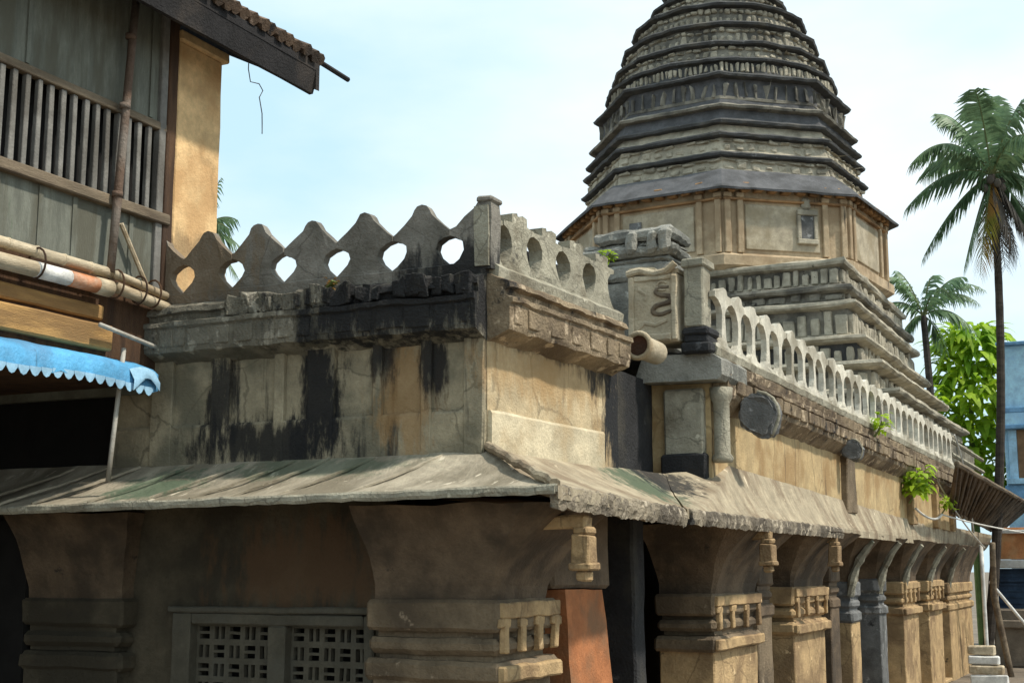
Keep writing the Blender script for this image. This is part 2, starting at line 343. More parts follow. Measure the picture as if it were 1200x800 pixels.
# parapet, front
b = B(); b.sweep([(.04, 5.2), (.06, 5.34), (.02, 5.36), (-.2, 5.36), (-.2, 5.2)], seg([(-5.2, 0, 0), (0, 0, 0)], .3)); b.rough(.012, .15); par = b.build('parapet', 'merlon', hall)
def mer(w, k=1.):
    rt = [(w, 0), (w, .015), (w - .06, .06), (w - .145, .14), (w - .18, .21), (w - .16, .28), (w - .08, .335), (w, .355), (w, .415), (w - .04, .44), (w * .62, .52), (w * .34, .615), (.085, .675), (.055, .71), (.0, .725)]
    lf = [(-a, z) for a, z in rt[-2::-1]]
    return [(a, z * k) for a, z in rt + lf]
wt = 0.355
for i, x in enumerate((-5.05, -4.34, -3.63, -2.92, -2.21, -1.50, -.78)):
    k = 1 + random.uniform(-.05, .04)
    b = B(); b.poly(mer(wt - .002, k), (x, -.03 + random.uniform(-.015, .015), 5.33), (1, 0, random.uniform(-.02, .02)), (random.uniform(-.02, .02), random.uniform(-.02, .02), 1), (0, 1, 0), .12)
    bmesh.ops.triangulate(b.bm, faces=[f for f in b.bm.faces if len(f.verts) > 4]); b.rough(.014, .14, 5., 2); b.build('merlon', 'merlon', par)
# corner post with half a merlon on its left
b = B(); b.poly([(-.40, 0), (-.40, .05), (-.30, .12), (-.245, .22), (-.26, .30), (-.34, .36), (-.42, .385), (-.42, .455), (-.34, .48), (-.24, .58), (-.12, .66), (-.07, .74), (.07, .75), (.07, 0)], (0, -.05, 5.28), (1, 0, 0), (0, 0, 1), (0, 1, 0), .22)
bmesh.ops.triangulate(b.bm, faces=[f for f in b.bm.faces if len(f.verts) > 4]); b.rough(.014, .12, 4., 2); b.build('corner_post', 'merlon', par)
b = B(); b.box(-.11, .085, -.075, .19, 6.0, 6.06, .01, .02); b.rough(.01, .1); b.build('post_cap', 'merlon', par)
# parapet, near right side: pierced merlons with flat blocks in front of a dark backing
par2 = B(); par2.sweep([(.1, 5.15), (.12, 5.3), (.05, 5.36), (-.15, 5.36), (-.15, 5.15)], seg([(0, .05, 0), (.18, 3.2, 0)], .3)); par2.rough(.012, .15); par2 = par2.build('parapet', 'niche', hall)
def nic(w, seed):
    hole = [(w, .04), (w - .05, .08), (w - .13, .18), (w - .18, .29), (w - .17, .39), (w - .10, .47), (w, .50)]
    rt = [(w, 0)] + hole + [(w, .55), (.17, .56), (.17, .66), (.07, .675), (.05, .65)]
    lf = [(-a, z) for a, z in rt[::-1]]
    return rt + lf
for i in range(5):
    y0 = -.12 + .7 * i; w_ = .348
    xx = .058 * (y0) + .0
    pts_ = nic(w_, i)
    if i == 0:
        pts_ = [(a, z) for a, z in pts_ if a > .05]; pts_ = [(.02, 0)] + pts_ + [(.02, .66)]
    b = B(); b.poly(pts_, (xx - .06 + .12, y0 + .02, 5.30), (.058, 1, random.uniform(-.02, .02)), (random.uniform(-.02, .02), 0, 1 + random.uniform(-.05, .05)), (-1, 0, 0), .16)
    bmesh.ops.triangulate(b.bm, faces=[f for f in b.bm.faces if len(f.verts) > 4]); b.rough(.014, .14, 5., 2)
    b.build('merlon', 'niche', par2)
b = B(); b.sweep([(-.26, 5.2), (-.26, 5.78), (-.45, 5.78), (-.45, 5.2)], seg([(.0, .35, 0), (.19, 3.3, 0)], .4)); b.rough(.02, .3); b.build('parapet_backing', 'black', hall)  # near-black backing paints the shade inside the pierced holes
# relief block, post, ledge at the corner of the second section
b = B(); b.box(-.28, .42, 4.95, 5.6, 5.22, 6.18, .015, .02)
b.poly([(-.35, 0), (.35, 0), (.35, .06), (.12, .02), (0, .10), (-.2, .12), (-.35, .1)], (.07, 4.96, 6.18), (1, 0, 0), (0, 0, 1), (0, 1, 0), .6)
b.rough(.014, .14); rb = b.build('relief_block', 'relief', hall)
b = B()
sn = [(.30, 5.98), (.16, 5.98), (.10, 5.93), (.14, 5.88), (.30, 5.86), (.34, 5.81), (.30, 5.76), (.14, 5.74), (.06, 5.69), (.08, 5.62), (.2, 5.60), (.36, 5.66)]
pp = [Vector((a, 4.945, z)) for a, z in sn]
for _ in range(2):
    q = [pp[0]]
    for a, c in zip(pp, pp[1:]): q += [a.lerp(c, .25), a.lerp(c, .75)]
    pp = q + [pp[-1]]
b.tube(pp, [.026 + .012 * math.sin(3.1 * i / len(pp)) for i in range(len(pp))], 8); b.rough(.01, .2, 8., 1); b.build('serpent_relief', 'h_beam', rb, True)
b = B(); b.box(-.285, -.20, 4.90, 4.96, 5.24, 6.15, .01, .02).box(.34, .425, 4.90, 4.96, 5.24, 6.15, .01, .02).box(-.20, .34, 4.905, 4.96, 6.08, 6.16, .01, .02).box(-.20, .34, 4.905, 4.96, 5.24, 5.34, .01, .02)
b.tube([(-.14, 4.94, 5.98), (-.02, 4.94, 5.88), (-.03, 4.94, 5.82)], .025, 6)
b.tube([(-.3, 4.93, 6.2), (-.1, 4.93, 6.24), (.1, 4.93, 6.18), (.28, 4.93, 6.2), (.4, 4.93, 6.3)], .05, 8)
b.tube([(.22 + (.03 + .02 * t) * math.cos(t), 4.94, 6.02 + (.02 + .014 * t) * math.sin(t)) for t in [k * .5 for k in range(11)]], .016, 6)
b.tube([(-.17, 4.945, 5.42), (-.05, 4.945, 5.5), (.1, 4.945, 5.46), (.28, 4.945, 5.52)], .03, 6); b.rough(.015, .12, 6.); b.build('relief_border', 'relief', rb)
b = B(); b.box(.5, .77, 5.0, 5.35, 5.42, 6.30, .01, .02).box(.46, .81, 4.96, 5.4, 6.24, 6.36, .01, .02); b.rough(.01, .15); b.build('parapet_post', 'niche', hall)
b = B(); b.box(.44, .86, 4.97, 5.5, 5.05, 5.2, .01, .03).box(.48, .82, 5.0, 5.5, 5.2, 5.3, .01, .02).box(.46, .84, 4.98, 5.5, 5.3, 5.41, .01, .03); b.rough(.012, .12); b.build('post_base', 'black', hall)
b = B(); b.poly([(0, 0), (.05, -.06), (1.18, -.07), (1.24, 0), (1.24, .2), (1.1, .3), (.1, .3)], (-.27, 5.12, 4.76), (1, 0, 0), (0, 0, 1), (0, 1, 0), 1.2); b.rough(.018, .15); b.build('ledge_slab', 'crest', hall)
# carved crest lying behind the relief block
b = B()
for k, (z0, z1, i0, i1) in enumerate(((6.3, 6.52, .0, .0), (6.52, 6.62, .1, .06), (6.62, 6.8, .02, .0), (6.8, 6.88, .1, .08), (6.88, 7.06, .28, .04))):
    b.box(-1.4 + i0, .14 - i1, 5.7 + i1, 6.6, z0, z1, .03, .05)
for x in (-.5, -.2, .0): b.box(x - .09, x + .07, 5.64, 5.8, 6.66, 7.0, .03, .05)
b.rough(.03, .1, 5.); b.build('carved_crest', 'crest', hall)
b = B(); b.box(-1.4, .14, 5.75, 6.55, 5.2, 6.3, .03, .03); b.rough(.02, .3); b.build('crest_base', 'crest', hall)
# spouts: round pipe in the notch, two rounded stone spouts on the side wall
b = B()
ring = [(.13, 0), (.175, -.01), (.19, .03), (.18, .07), (.155, .1), (.15, .7), (.12, .7)]
n_ = 20
rows = [[b.bm.verts.new((.42 + r_ * math.cos(t), 3.36 + d, 4.93 + r_ * math.sin(t))) for t in [2 * math.pi * k / n_ for k in range(n_)]] for r_, d in ring]
rows.append(rows[0])
for A, Q in zip(rows, rows[1:]):
    for k in range(n_): b.bm.faces.new((A[k], A[(k + 1) % n_], Q[(k + 1) % n_], Q[k]))
rg = b.build('pipe_spout', 'relief', hall, True)
b = B(); b.tube([(.42, 3.40, 4.93), (.42, 3.9, 4.93)], .128, 14); b.build('pipe_hollow', 'rustdark', rg)
def spout(x, y, z, k):
    pr = [(0, .10), (.06, .24), (.17, .33), (.31, .37), (.45, .34), (.57, .25), (.64, .11), (.66, -.04), (.62, -.18), (.57, -.28), (.53, -.36), (.44, -.41), (.33, -.39), (.2, -.32), (.08, -.2), (0, -.08)]
    b = B(); b.poly([(a * k, c * k) for a, c in pr], (x, y, z), (1, .15, 0), (0, 0, 1), (0, 1, 0), .5 * k)
    bmesh.ops.bevel(b.bm, geom=list(b.bm.edges), offset=.05 * k, segments=2, affect='EDGES'); b.rough(.045, .1, 4.); o = b.build('waterspout', 'slate', hall)
    b = B(); b.tube([(x + a * k * 1.01, y + .12 * k + a * k * .15, z + c * k * 1.02) for a, c in pr[3:11]], .035 * k, 6); b.build('spout_rim', 'niche', o, True)
spout(.84, 6.2, 4.33, .84); spout(.8, 13.2, 4.36, .55)
# cornice and balustrade of the second section
b = B()
b.sweep([(.0, 4.32), (.05, 4.36), (.2, 4.5), (.22, 4.56), (.22, 4.78), (.26, 4.8), (.26, 4.86), (.16, 4.9), (.18, 5.02), (.02, 5.2), (-.3, 5.2), (-.3, 4.32)], [(x, y, -.13 * max(0, y - 6) / 21) for x, y in [q[:2] for q in seg([(.7, 5.5, 0), (.7, 28.5, 0)], .5)]])
b.rough(.03, .22, 3.5); b.build('cornice', 'cornice2', hall)
b = B()
y = 5.9
while y < 28.2:
    wd = random.uniform(.25, .6); dz = -.13 * (y - 6) / 21
    b.box(.9, .965, y, y + wd, 4.58 + dz, 4.77 + dz, .015, .012); y += wd + random.uniform(.04, .1)
b.rough(.01, .2, passes=2); b.build('carved_frieze', 'cornice2', hall)
b = B(); b.sweep([(-.0, 5.0), (.1, 5.04), (.12, 5.14), (-.0, 5.24), (-.12, 5.2), (-.12, 5.0)], [(x, y, -.13 * max(0, y - 6) / 21) for x, y in [q[:2] for q in seg([(.78, 5.2, 0), (.78, 28.2, 0)], .4)]])
b.rough(.02, .2, 4.); bal = b.build('balustrade', 'niche', hall)
bl = [(.386, 0), (.386, .06), (.2, .08), (.10, .16), (.07, .3), (.075, .5), (.12, .60), (.23, .67), (.385, .70), (.385, .79), (.2, .80), (.13, .86), (.0, .885)]
blp = bl + [(-a, z) for a, z in bl[-2::-1]]
for i in range(29):
    y0 = 5.62 + .77 * i; dz = -.13 * max(0, y0 - 6) / 21
    b = B(); b.poly([(a, z * (1 + random.uniform(-.015, .015))) for a, z in blp], (.86, y0, 5.16 + dz), (0, 1, 0), (random.uniform(-.012, .012), random.uniform(-.012, .012), 1), (-1, 0, 0), .09)
    bmesh.ops.triangulate(b.bm, faces=[f for f in b.bm.faces if len(f.verts) > 4]); b.rough(.012, .3, 5., 1); b.build('baluster', 'balus', bal)
# rubble parapet further back and the roof deck
b = B(); b.sweep([(0, 5.2), (0, 6.3), (-.25, 6.42), (-.5, 6.3), (-.5, 5.2)], [(x, y, z) for x, y, z in seg([(.15, 21, -.1), (.15, 27, .0), (.15, 38, -.1)], .5)]); b.rough(.05, .3); b.build('rear_parapet', 'cornice', hall)
b = B(); b.box(-8.5, -.15, .2, 38, 5.02, 5.16).box(-.14, .6, 5.6, 38, 5.02, 5.16); b.build('roof_deck', 'slate', hall)
b = B(); b.box(-7.5, -.9, 7, 22, 5.16, 5.6); b.rough(.03, .5); b.build('roof_block', 'slate', hall)
# sloping eave: front slab, near right slab, far right slab
TH = .13
def eave(name, m, inner, outer, lab=None, amp=.012, size=.22):
    n = len(inner); b = B()
    TH = .055 if m == 'eave' else .12
    rows = []
    K = 6
    for p, q in zip(inner, outer):
        p, q = Vector(p), Vector(q)
        top = []
        for k in range(K + 1):
            t = k / K; c = p.lerp(q, t); c.z += .07 * math.sin(math.pi * t) * -1 + 0.0
            top.append(c)
        row = [b.bm.verts.new(c) for c in top] + [b.bm.verts.new(c - Vector((0, 0, TH))) for c in reversed(top)]
        rows.append(row)
    k = len(rows[0])
    for A, Q in zip(rows, rows[1:]):
        for i in range(k): b.bm.faces.new((A[i], Q[i], Q[(i + 1) % k], A[(i + 1) % k]))
    b.bm.faces.new(rows[0]); b.bm.faces.new(rows[-1][::-1])
    b.rough(amp, size, 2.5)
    return b.build(name, m, hall)
def lp(a, c, n): return [tuple(Vector(a).lerp(Vector(c), i / n)) for i in range(n + 1)]
ef = eave('eave_slab', 'eave', lp((-8.5, .02, 3.38), (.02, .02, 3.40), 14), lp((-8.5, -1.38, 2.80), (1.40, -1.38, 2.91), 14))
en = eave('eave_slab', 'eave_r', lp((.02, .02, 3.402), (.22, 4.9, 3.42), 8), lp((1.402, -1.376, 2.912), (1.10, 3.02, 2.87), 8))
ff = eave('eave_slab', 'eave_r', lp((.225, 4.88, 3.423), (.72, 6.2, 3.58), 2)[:-1] + lp((.72, 6.2, 3.60), (.7, 19, 3.33), 12) + lp((.7, 19.0, 3.33), (.6, 38, 3.3), 10)[1:],
      lp((1.12, 3.06, 2.88), (1.10, 3.7, 2.875), 2)[:-1] + lp((1.10, 3.7, 2.87), (1.02, 12, 2.87), 12) + lp((1.02, 12, 2.87), (.32, 38, 2.87), 10)[1:])
b = B(); b.sweep([(-.05, -.17), (.015, -.19), (.035, -.1), (.03, .0), (.0, .025), (-.05, .02)], [(*p[:2], p[2]) for p in lp((1.36, -1.33, 2.90), (1.10, 3.0, 2.865), 44)]); b.rough(.028, .05, 11.); b.build('eave_rim', 'rim', en)
b = B(); b.sweep([(-.05, -.15), (.012, -.17), (.03, -.1), (.025, .0), (.0, .02), (-.05, .015)], [(*p[:2], p[2]) for p in lp((1.12, 3.15, 2.865), (1.02, 12, 2.865), 90)]); b.rough(.02, .07, 9.); b.build('eave_rim', 'rim', ff)
b = B(); b.sweep([(-.05, -.06), (.012, -.07), (.025, -.04), (.02, .0), (.0, .02), (-.05, .012)], [(*p[:2], p[2]) for p in lp((-8.4, -1.37, 2.80), (1.38, -1.37, 2.905), 70)]); b.rough(.014, .12, 6.); b.build('eave_rim', 'niche', ef)  # paler stone here paints the brightly lit lip edge
b = B(); b.tube(lp((.03, -.02, 3.42), (1.36, -1.34, 2.93), 12), [.05] * 13, 8); b.rough(.02, .1, 5.); b.build('hip_ridge', 'eave_r', ef)
b = B()
for i in range(9):                                   # low ribs left by the cement renders
    x = -5.6 + i * .62 + random.uniform(-.2, .2); b.tube(bez((x + .1, -.1, 3.34), (x - .1, -.6, 3.12), (x - .35, -1.3, 2.88), 6), .018, 5)
b.rough(.01, .1, 5.); b.build('eave_ribs', 'eave', ef)
# lower front wall with lattice windows
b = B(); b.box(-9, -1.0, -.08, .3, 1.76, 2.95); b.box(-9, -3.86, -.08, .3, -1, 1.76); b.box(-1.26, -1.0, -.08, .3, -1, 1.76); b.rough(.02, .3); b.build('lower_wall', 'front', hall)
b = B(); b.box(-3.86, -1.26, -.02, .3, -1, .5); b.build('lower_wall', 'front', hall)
fr = B(); fr.box(-3.86, -3.60, -.13, .2, .5, 1.70, .008, .015).box(-2.57, -2.34, -.13, .2, .5, 1.58, .008, .015).box(-1.36, -1.24, -.13, .2, .5, 1.70, .008, .015).box(-3.598, -1.362, -.13, .2, 1.585, 1.70, .008, .015).box(-3.90, -1.2, -.17, .2, 1.705, 1.775, .008, .015)
fr.rough(.008, .2); wf = fr.build('window_frame', 'lattice', hall)
for x0, x1 in ((-3.6, -2.57), (-2.34, -1.36)):
    b = B(); n = 5; c = (x1 - x0) / n
    for i in range(n):
        for j in range(6):
            z = 1.585 - (j + 1) * .2; xa = x0 + i * c; o_ = (i + j) % 2
            # each cell: a frame of stone round a lobed opening
            t_ = .032
            b.box(xa, xa + c, .0, .07, z, z + t_); b.box(xa, xa + c, .001, .069, z + .2 - t_, z + .199)
            b.box(xa, xa + t_, .002, .068, z + t_, z + .2 - t_); b.box(xa + c - t_, xa + c - .001, .002, .068, z + t_, z + .2 - t_)
            if o_: b.box(xa + c / 2 - .016, xa + c / 2 + .016, .004, .066, z + t_, z + .2 - t_)
            else: b.box(xa + t_, xa + c - t_, .004, .066, z + .085, z + .115)
    b.rough(.004, .3, 8., 1); b.build('lattice', 'lattice', wf)
b = B(); b.box(-3.7, -1.25, .29, .32, .4, 1.75); b.build('inner_void', 'dark', hall)  # dark sheet standing for the shade behind the lattice
# interior: back wall painted dark for shade behind the right side openings, ceiling, plinth
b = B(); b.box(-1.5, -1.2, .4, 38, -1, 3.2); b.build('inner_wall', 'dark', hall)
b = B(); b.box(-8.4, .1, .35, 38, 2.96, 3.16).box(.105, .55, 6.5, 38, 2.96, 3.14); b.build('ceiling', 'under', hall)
b = B(); b.box(-1.5, .35, -.5, 38, -1, -.9, 0, .02); b.build('plinth', 'pier', hall)

# pillars
def pillar(cx, cy, hx, hy, zc, ztop, face, core, corbel=True, arms=(1, 1), pend=None, shaft_m=None):
    # hx,hy half sizes of the capital; zc its top; face = lit side carving
    p = thing('pillar_tmp', '', '')
    bpy.data.objects.remove(p)
    b = B()
    b.box(cx - hx * .92, cx + hx * .92, cy - hy * .92, cy + hy * .92, -1.02, zc - .72, .01, .02); b.rough(.012, .25)
    pl = b.build('pillar', shaft_m or core, hall)
    b = B()
    b.box(cx - hx, cx + hx, cy - hy, cy + hy, zc - .30, zc, .012, .035)
    b.box(cx - hx * .86, cx + hx * .86, cy - hy * .86, cy + hy * .86, zc - .36, zc - .30, .005)
    b.box(cx - hx * .97, cx + hx * .97, cy - hy * .97, cy + hy * .97, zc - .52, zc - .36, .012, .05)
    b.box(cx - hx * .84, cx + hx * .84, cy - hy * .84, cy + hy * .84, zc - .58, zc - .52, .005)
    b.box(cx - hx * 1.02, cx + hx * 1.02, cy - hy * 1.0, cy + hy * 1.0, zc - .80, zc - .58, .012, .045)
    b.rough(.012, .16); b.build('capital', core, pl)
    if corbel:
        b = B(); pr = []
        K = 7
        lv = []
        for k in range(K + 1):
            t = k / K; e = t ** 1.7
            lv.append((zc + (ztop - zc) * t, e))
        rows = []
        for z, e in lv:
            ox, oy = arms
            x0, x1 = cx - hx * .9 - .12 * e, cx + hx * .9 + ox * e
            y0, y1 = cy - hy * .9 - oy * e, cy + hy * .9 + .35 * e
            ch = .05 + .22 * e
            pts = [(x0, y0), (x1 - ch, y0), (x1, y0 + ch), (x1, y1 - ch), (x1 - ch, y1), (x0, y1)]
            rows.append([b.bm.verts.new((x, y, z)) for x, y in pts])
        for A, Q in zip(rows, rows[1:]):
            for k in range(6): b.bm.faces.new((A[k], A[(k + 1) % 6], Q[(k + 1) % 6], Q[k]))
        b.bm.faces.new(rows[0][::-1]); b.bm.faces.new(rows[-1])
        b.rough(.025, .2, 3.); b.build('corbel', 'under', pl)
    if pend:
        x, y, z0, z1 = pend
        b = B(); b.box(x - .09, x + .09, y - .13, y + .13, z0 + .12, z1, .01, .015).box(x - .11, x + .11, y - .15, y + .15, z0 + .12, z0 + .19, .008, .015)
        b.box(x - .06, x + .06, y - .08, y + .08, z0 + .02, z0 + .12, .008, .02).box(x - .08, x + .08, y - .11, y + .11, z1 + .0, z1 + .08, .01, .02)
        b.box(cx + hx * .5, x + .05, y - .09, y + .09, z1 + .06, z1 + .19, .01, .02)
        b.rough(.01, .1); b.build('pendant', 'pier', pl)
    if face:                                          # drip carving on the sunlit side, lighter stone paints the sun in
        X = cx + hx
        b = B()
        b.box(X - .03, X + .05, cy - hy * .95, cy + hy * .95, zc - .17, zc - .02, .008, .012)
        n = 3
        for k in range(n + 1):
            y = cy - hy * .85 + k * (hy * 1.7) / n
            b.box(X - .02, X + .045, y - .05, y + .05, zc - .50, zc - .17, .012, .012)
            b.box(X - .02, X + .042, y - .10, y + .10, zc - .26, zc - .171, .01, .012)
        b.box(X - .02, X + .07, cy - hy * .98, cy + hy * .98, zc - .78, zc - .62, .01, .02)
        b.rough(.012, .1); b.build('drip_carving', 'pier', pl)
    return pl
pillar(-.35, .18, .75, .70, 1.88, 2.80, True, 'capital', arms=(.75, .35), pend=(1.18, -.25, 2.05, 2.50))
pl = B(); pl.hexa([(-.2, 1.55, -1), (.40, 1.55, -1), (.40, 2.95, -1), (-.2, 2.95, -1), (-.2, 1.30, 1.95), (.30, 1.30, 1.95), (.30, 2.40, 1.95), (-.2, 2.40, 1.95)]); pl.rough(.015, .3); pl.build('pillar', 'red', hall)
b = B(); b.box(-.4, .3, 1.0, 2.6, 1.96, 2.86, .02, .04); b.rough(.02, .3); b.build('lintel_block', 'under', hall)
pillar(-.05, 7.55, .45, 1.2, 1.82, 2.80, True, 'capital', arms=(.72, .6), pend=(1.05, 6.9, 2.1, 2.52), shaft_m='pier')
pillar(-.05, 9.4, .38, .45, 2.2, 2.80, False, 'under', corbel=False, shaft_m='capital')
pillar(-.05, 12.1, .45, 1.25, 1.86, 2.80, True, 'pier', arms=(.72, .6), pend=(.98, 11.5, 2.1, 2.56), shaft_m='pier')
pillar(-.05, 14.5, .36, .4, 2.2, 2.80, False, 'under', corbel=False)
pillar(-.02, 16.0, .42, .42, 1.9, 2.82, False, 'slate', arms=(.55, .5), shaft_m='pier')
pillar(-.02, 18.9, .42, .4, 1.95, 2.82, False, 'slate', arms=(.55, .7))
pillar(-.02, 22.5, .42, 1.1, 1.85, 2.82, True, 'pier', arms=(.55, .9), shaft_m='pier')
pillar(-.02, 26.4, .42, 1.2, 1.85, 2.82, True, 'pier', arms=(.55, .9), shaft_m='pier')
pillar(-.02, 31.3, .42, 2.6, 1.75, 2.82, False, 'pier', arms=(.4, .6), shaft_m='pier')
for y in (15.6, 18.6, 21.6, 25.4, 29.0):            # light carved struts from the capitals up to the eave
    b = B(); b.tube(bez((.36, y, 1.62), (.42, y - .05, 2.25), (.86, y - .1, 2.72), 8), [.07, .08, .10, .09, .07, .09, .08, .07, .06], 7); b.rough(.02, .1, 6.); b.build('bracket', 'niche', hall)
pillar(-5.15, .1, .75, .45, 1.84, 2.80, False, 'front', arms=(.15, .35))
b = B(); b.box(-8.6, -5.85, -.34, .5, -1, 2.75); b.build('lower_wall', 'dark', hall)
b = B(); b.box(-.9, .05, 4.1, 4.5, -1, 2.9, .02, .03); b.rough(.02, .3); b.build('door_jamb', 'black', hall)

# ------------------------------------------------------------------ temple tower
TC = (-6.07, 29.02)
A0 = R(16.5); TW = R(-6)
tw = thing('temple_tower', 'tall tiered stone temple tower with eight sided dome and pale drum', 'tower', (TC[0], TC[1], 0))
def sq(bb, h0, h1, z0, z1):
    bb.rings([(h0 * 2 ** .5, z0), (h1 * 2 ** .5, z1)], TC, 4, R(45)); return bb
b = B(); sq(b, 5.6, 5.6, -1, 6.2); b.build('base_wall', 't_mid', tw)
# square base tiers: (half, z0, z1, material, teeth)
def teeth_sq(h, z0, z1, n, d=.14, fill=.55):
    t = B()
    for s in range(4):
        M_ = Matrix.Translation((TC[0], TC[1], 0)) @ Matrix.Rotation(s * math.pi / 2, 4, 'Z')
        t.box(-h - .03, h + .03, -h - .04, -h + .05, z0 - .02, z0 + .05, 0, .01, rot=M_)
        for k in range(n):
            u = -h + (k + .5) * 2 * h / n; wd = 2 * h / n * fill / 2 * random.uniform(.7, 1.35)
            zz = z1 - random.uniform(0, .4) * (z1 - z0)
            t.box(u - wd, u + wd, -h - d, -h + .05, z0, zz, .02, .03, rot=M_)
    return t
for (h, z0, z1, lip, m, mt, n) in ((6.25, 6.2, 6.72, .18, 't_mid', 't_light', 9), (5.62, 6.72, 7.55, .3, 't_mid', 't_light', 13), (5.22, 7.55, 8.32, .22, 't_dark', 't_light', 15),
                                (5.0, 8.32, 9.32, .16, 't_mid', 't_light', 13), (4.86, 9.32, 9.8, .16, 't_mid', 't_mid', 9), (4.72, 9.8, 10.55, .1, 't_mid', 't_light', 17)):
    b = B(); sq(b, h - .12, h - .12, z0, z1 - .2); b.rough(.03, .5); t = b.build('base_tier', m, tw)
    b = B(); b.rings([((h - .1) * 2 ** .5, z1 - .24), ((h + lip * .7) * 2 ** .5, z1 - .19), ((h + lip) * 2 ** .5, z1 - .12), ((h + lip * .9) * 2 ** .5, z1 - .04), ((h - .1) * 2 ** .5, z1 + .02)], TC, 4, R(45)); b.rough(.04, .28, 3.5); b.build('cornice', mt if m != 't_dark' else 't_light', t)
    t2 = teeth_sq(h - .12, z0 + .05, z1 - .2, int(n * 2.1), .12, .68); t2.rough(.03, .22, 5., 2); t2.build('frieze', mt, t)
# drum
b = B(); b.rings([(5.05, 10.5), (5.25, 10.62), (5.25, 10.9), (5.02, 11.0), (5.02, 13.2)], TC); b.rough(.012, .6); dr = b.build('drum', 'drum', tw)
ap = 5.02 * math.cos(R(22.5)); half = 5.02 * math.sin(R(22.5))
for s in range(8):
    M_ = Matrix.Translation((TC[0], TC[1], 0)) @ Matrix.Rotation(s * math.pi / 4 + TW, 4, 'Z')
    b = B(); b.box(-1.25, 1.05, -ap - .05, -ap + .1, 11.12, 12.45, 0, .02, rot=M_); b.build('panel', 'drum2', dr)
    for x in (-half + .12, -1.42, 1.22, half - .12):
        b = B(); b.box(x - .09, x + .09, -ap - .11, -ap + .1, 11.0, 12.62, .004, .02, rot=M_).box(x - .12, x + .12, -ap - .14, -ap + .1, 12.62, 12.76, .004, .02, rot=M_)
        b.build('pilaster', 'drum', dr)
    b = B()
    for k in range(9):
        x = -half + (k + .5) * 2 * half / 9; b.box(x - .13, x + .13, -ap - .22, -ap + .1, 12.78, 13.0 + random.uniform(-.04, .08), .03, .03, rot=M_)
    b.box(-half, half, -ap - .12, -ap + .1, 12.55, 12.62, 0, .01, rot=M_)
    b.rough(.02, .25, 4., 1); b.build('bracket_frieze', 'drum_or', dr)
# niche window on the drum face to the right of the front corner
M_ = Matrix.Translation((TC[0], TC[1], 0)) @ Matrix.Rotation(1 * math.pi / 4 + TW, 4, 'Z') @ Matrix.Translation((.3, 0, 0))
b = B(); b.box(.02, .66, -ap - .16, -ap + .1, 11.35, 11.5, 0, .02, rot=M_).box(.02, .66, -ap - .16, -ap + .1, 12.2, 12.36, 0, .02, rot=M_).box(.02, .14, -ap - .14, -ap + .1, 11.5, 12.2, 0, .02, rot=M_).box(.54, .66, -ap - .14, -ap + .1, 11.5, 12.2, 0, .02, rot=M_).box(.2, .48, -ap - .14, -ap + .1, 12.36, 12.75, 0, .08, rot=M_)
nw = b.build('niche_window', 't_light', dr)
b = B(); b.box(.14, .54, -ap - .10, -ap - .05, 11.5, 12.2, rot=M_); b.build('pane', 'slate', nw)
M_ = Matrix.Translation((TC[0], TC[1], 0)) @ Matrix.Rotation(TW, 4, 'Z')
b = B(); b.box(-1.0, -.62, -ap - .10, -ap - .051, 11.5, 12.2, rot=M_); b.build('pane', 'slate', dr)
# dark eave of the drum
b = B(); b.rings([(5.0, 13.12), (5.46, 12.78), (5.48, 12.84), (5.1, 13.18), (4.72, 13.50), (4.60, 13.58), (4.3, 13.58)], TC); b.rough(.025, .4); b.build('eave', 't_gray', tw)
# dome tiers: (r_lip, r_body, z0, z1, material, frieze material, teeth per side)
T = [(4.60, 4.44, 13.56, 14.18, 't_light', 't_light', 8, 't_dark'), (4.54, 4.36, 14.18, 14.80, 't_light', 't_light', 9, 't_dark'), (4.44, 4.28, 14.80, 15.22, 't_light', 't_light', 0, 't_dark'),
     (4.34, 4.18, 15.22, 15.74, 't_gray', 't_gray', 0, 't_mid'), (4.16, 3.94, 15.74, 16.78, 't_gray', 't_mid', 9, 't_dark'),
     (3.78, 3.66, 16.78, 17.36, 't_dark', 't_light', 9, 't_dark'), (3.54, 3.40, 17.36, 17.98, 't_mid', 't_light', 5, 't_dark'), (3.24, 3.10, 17.98, 18.72, 't_mid', 't_light', 5, 't_dark'),
     (2.86, 2.70, 18.72, 19.50, 't_mid', 't_light', 5, 't_dark'), (2.26, 2.14, 19.50, 20.2, 't_mid', 't_light', 4, 't_dark'), (1.68, 1.55, 20.2, 20.75, 't_dark', 't_mid', 3, 't_dark')]
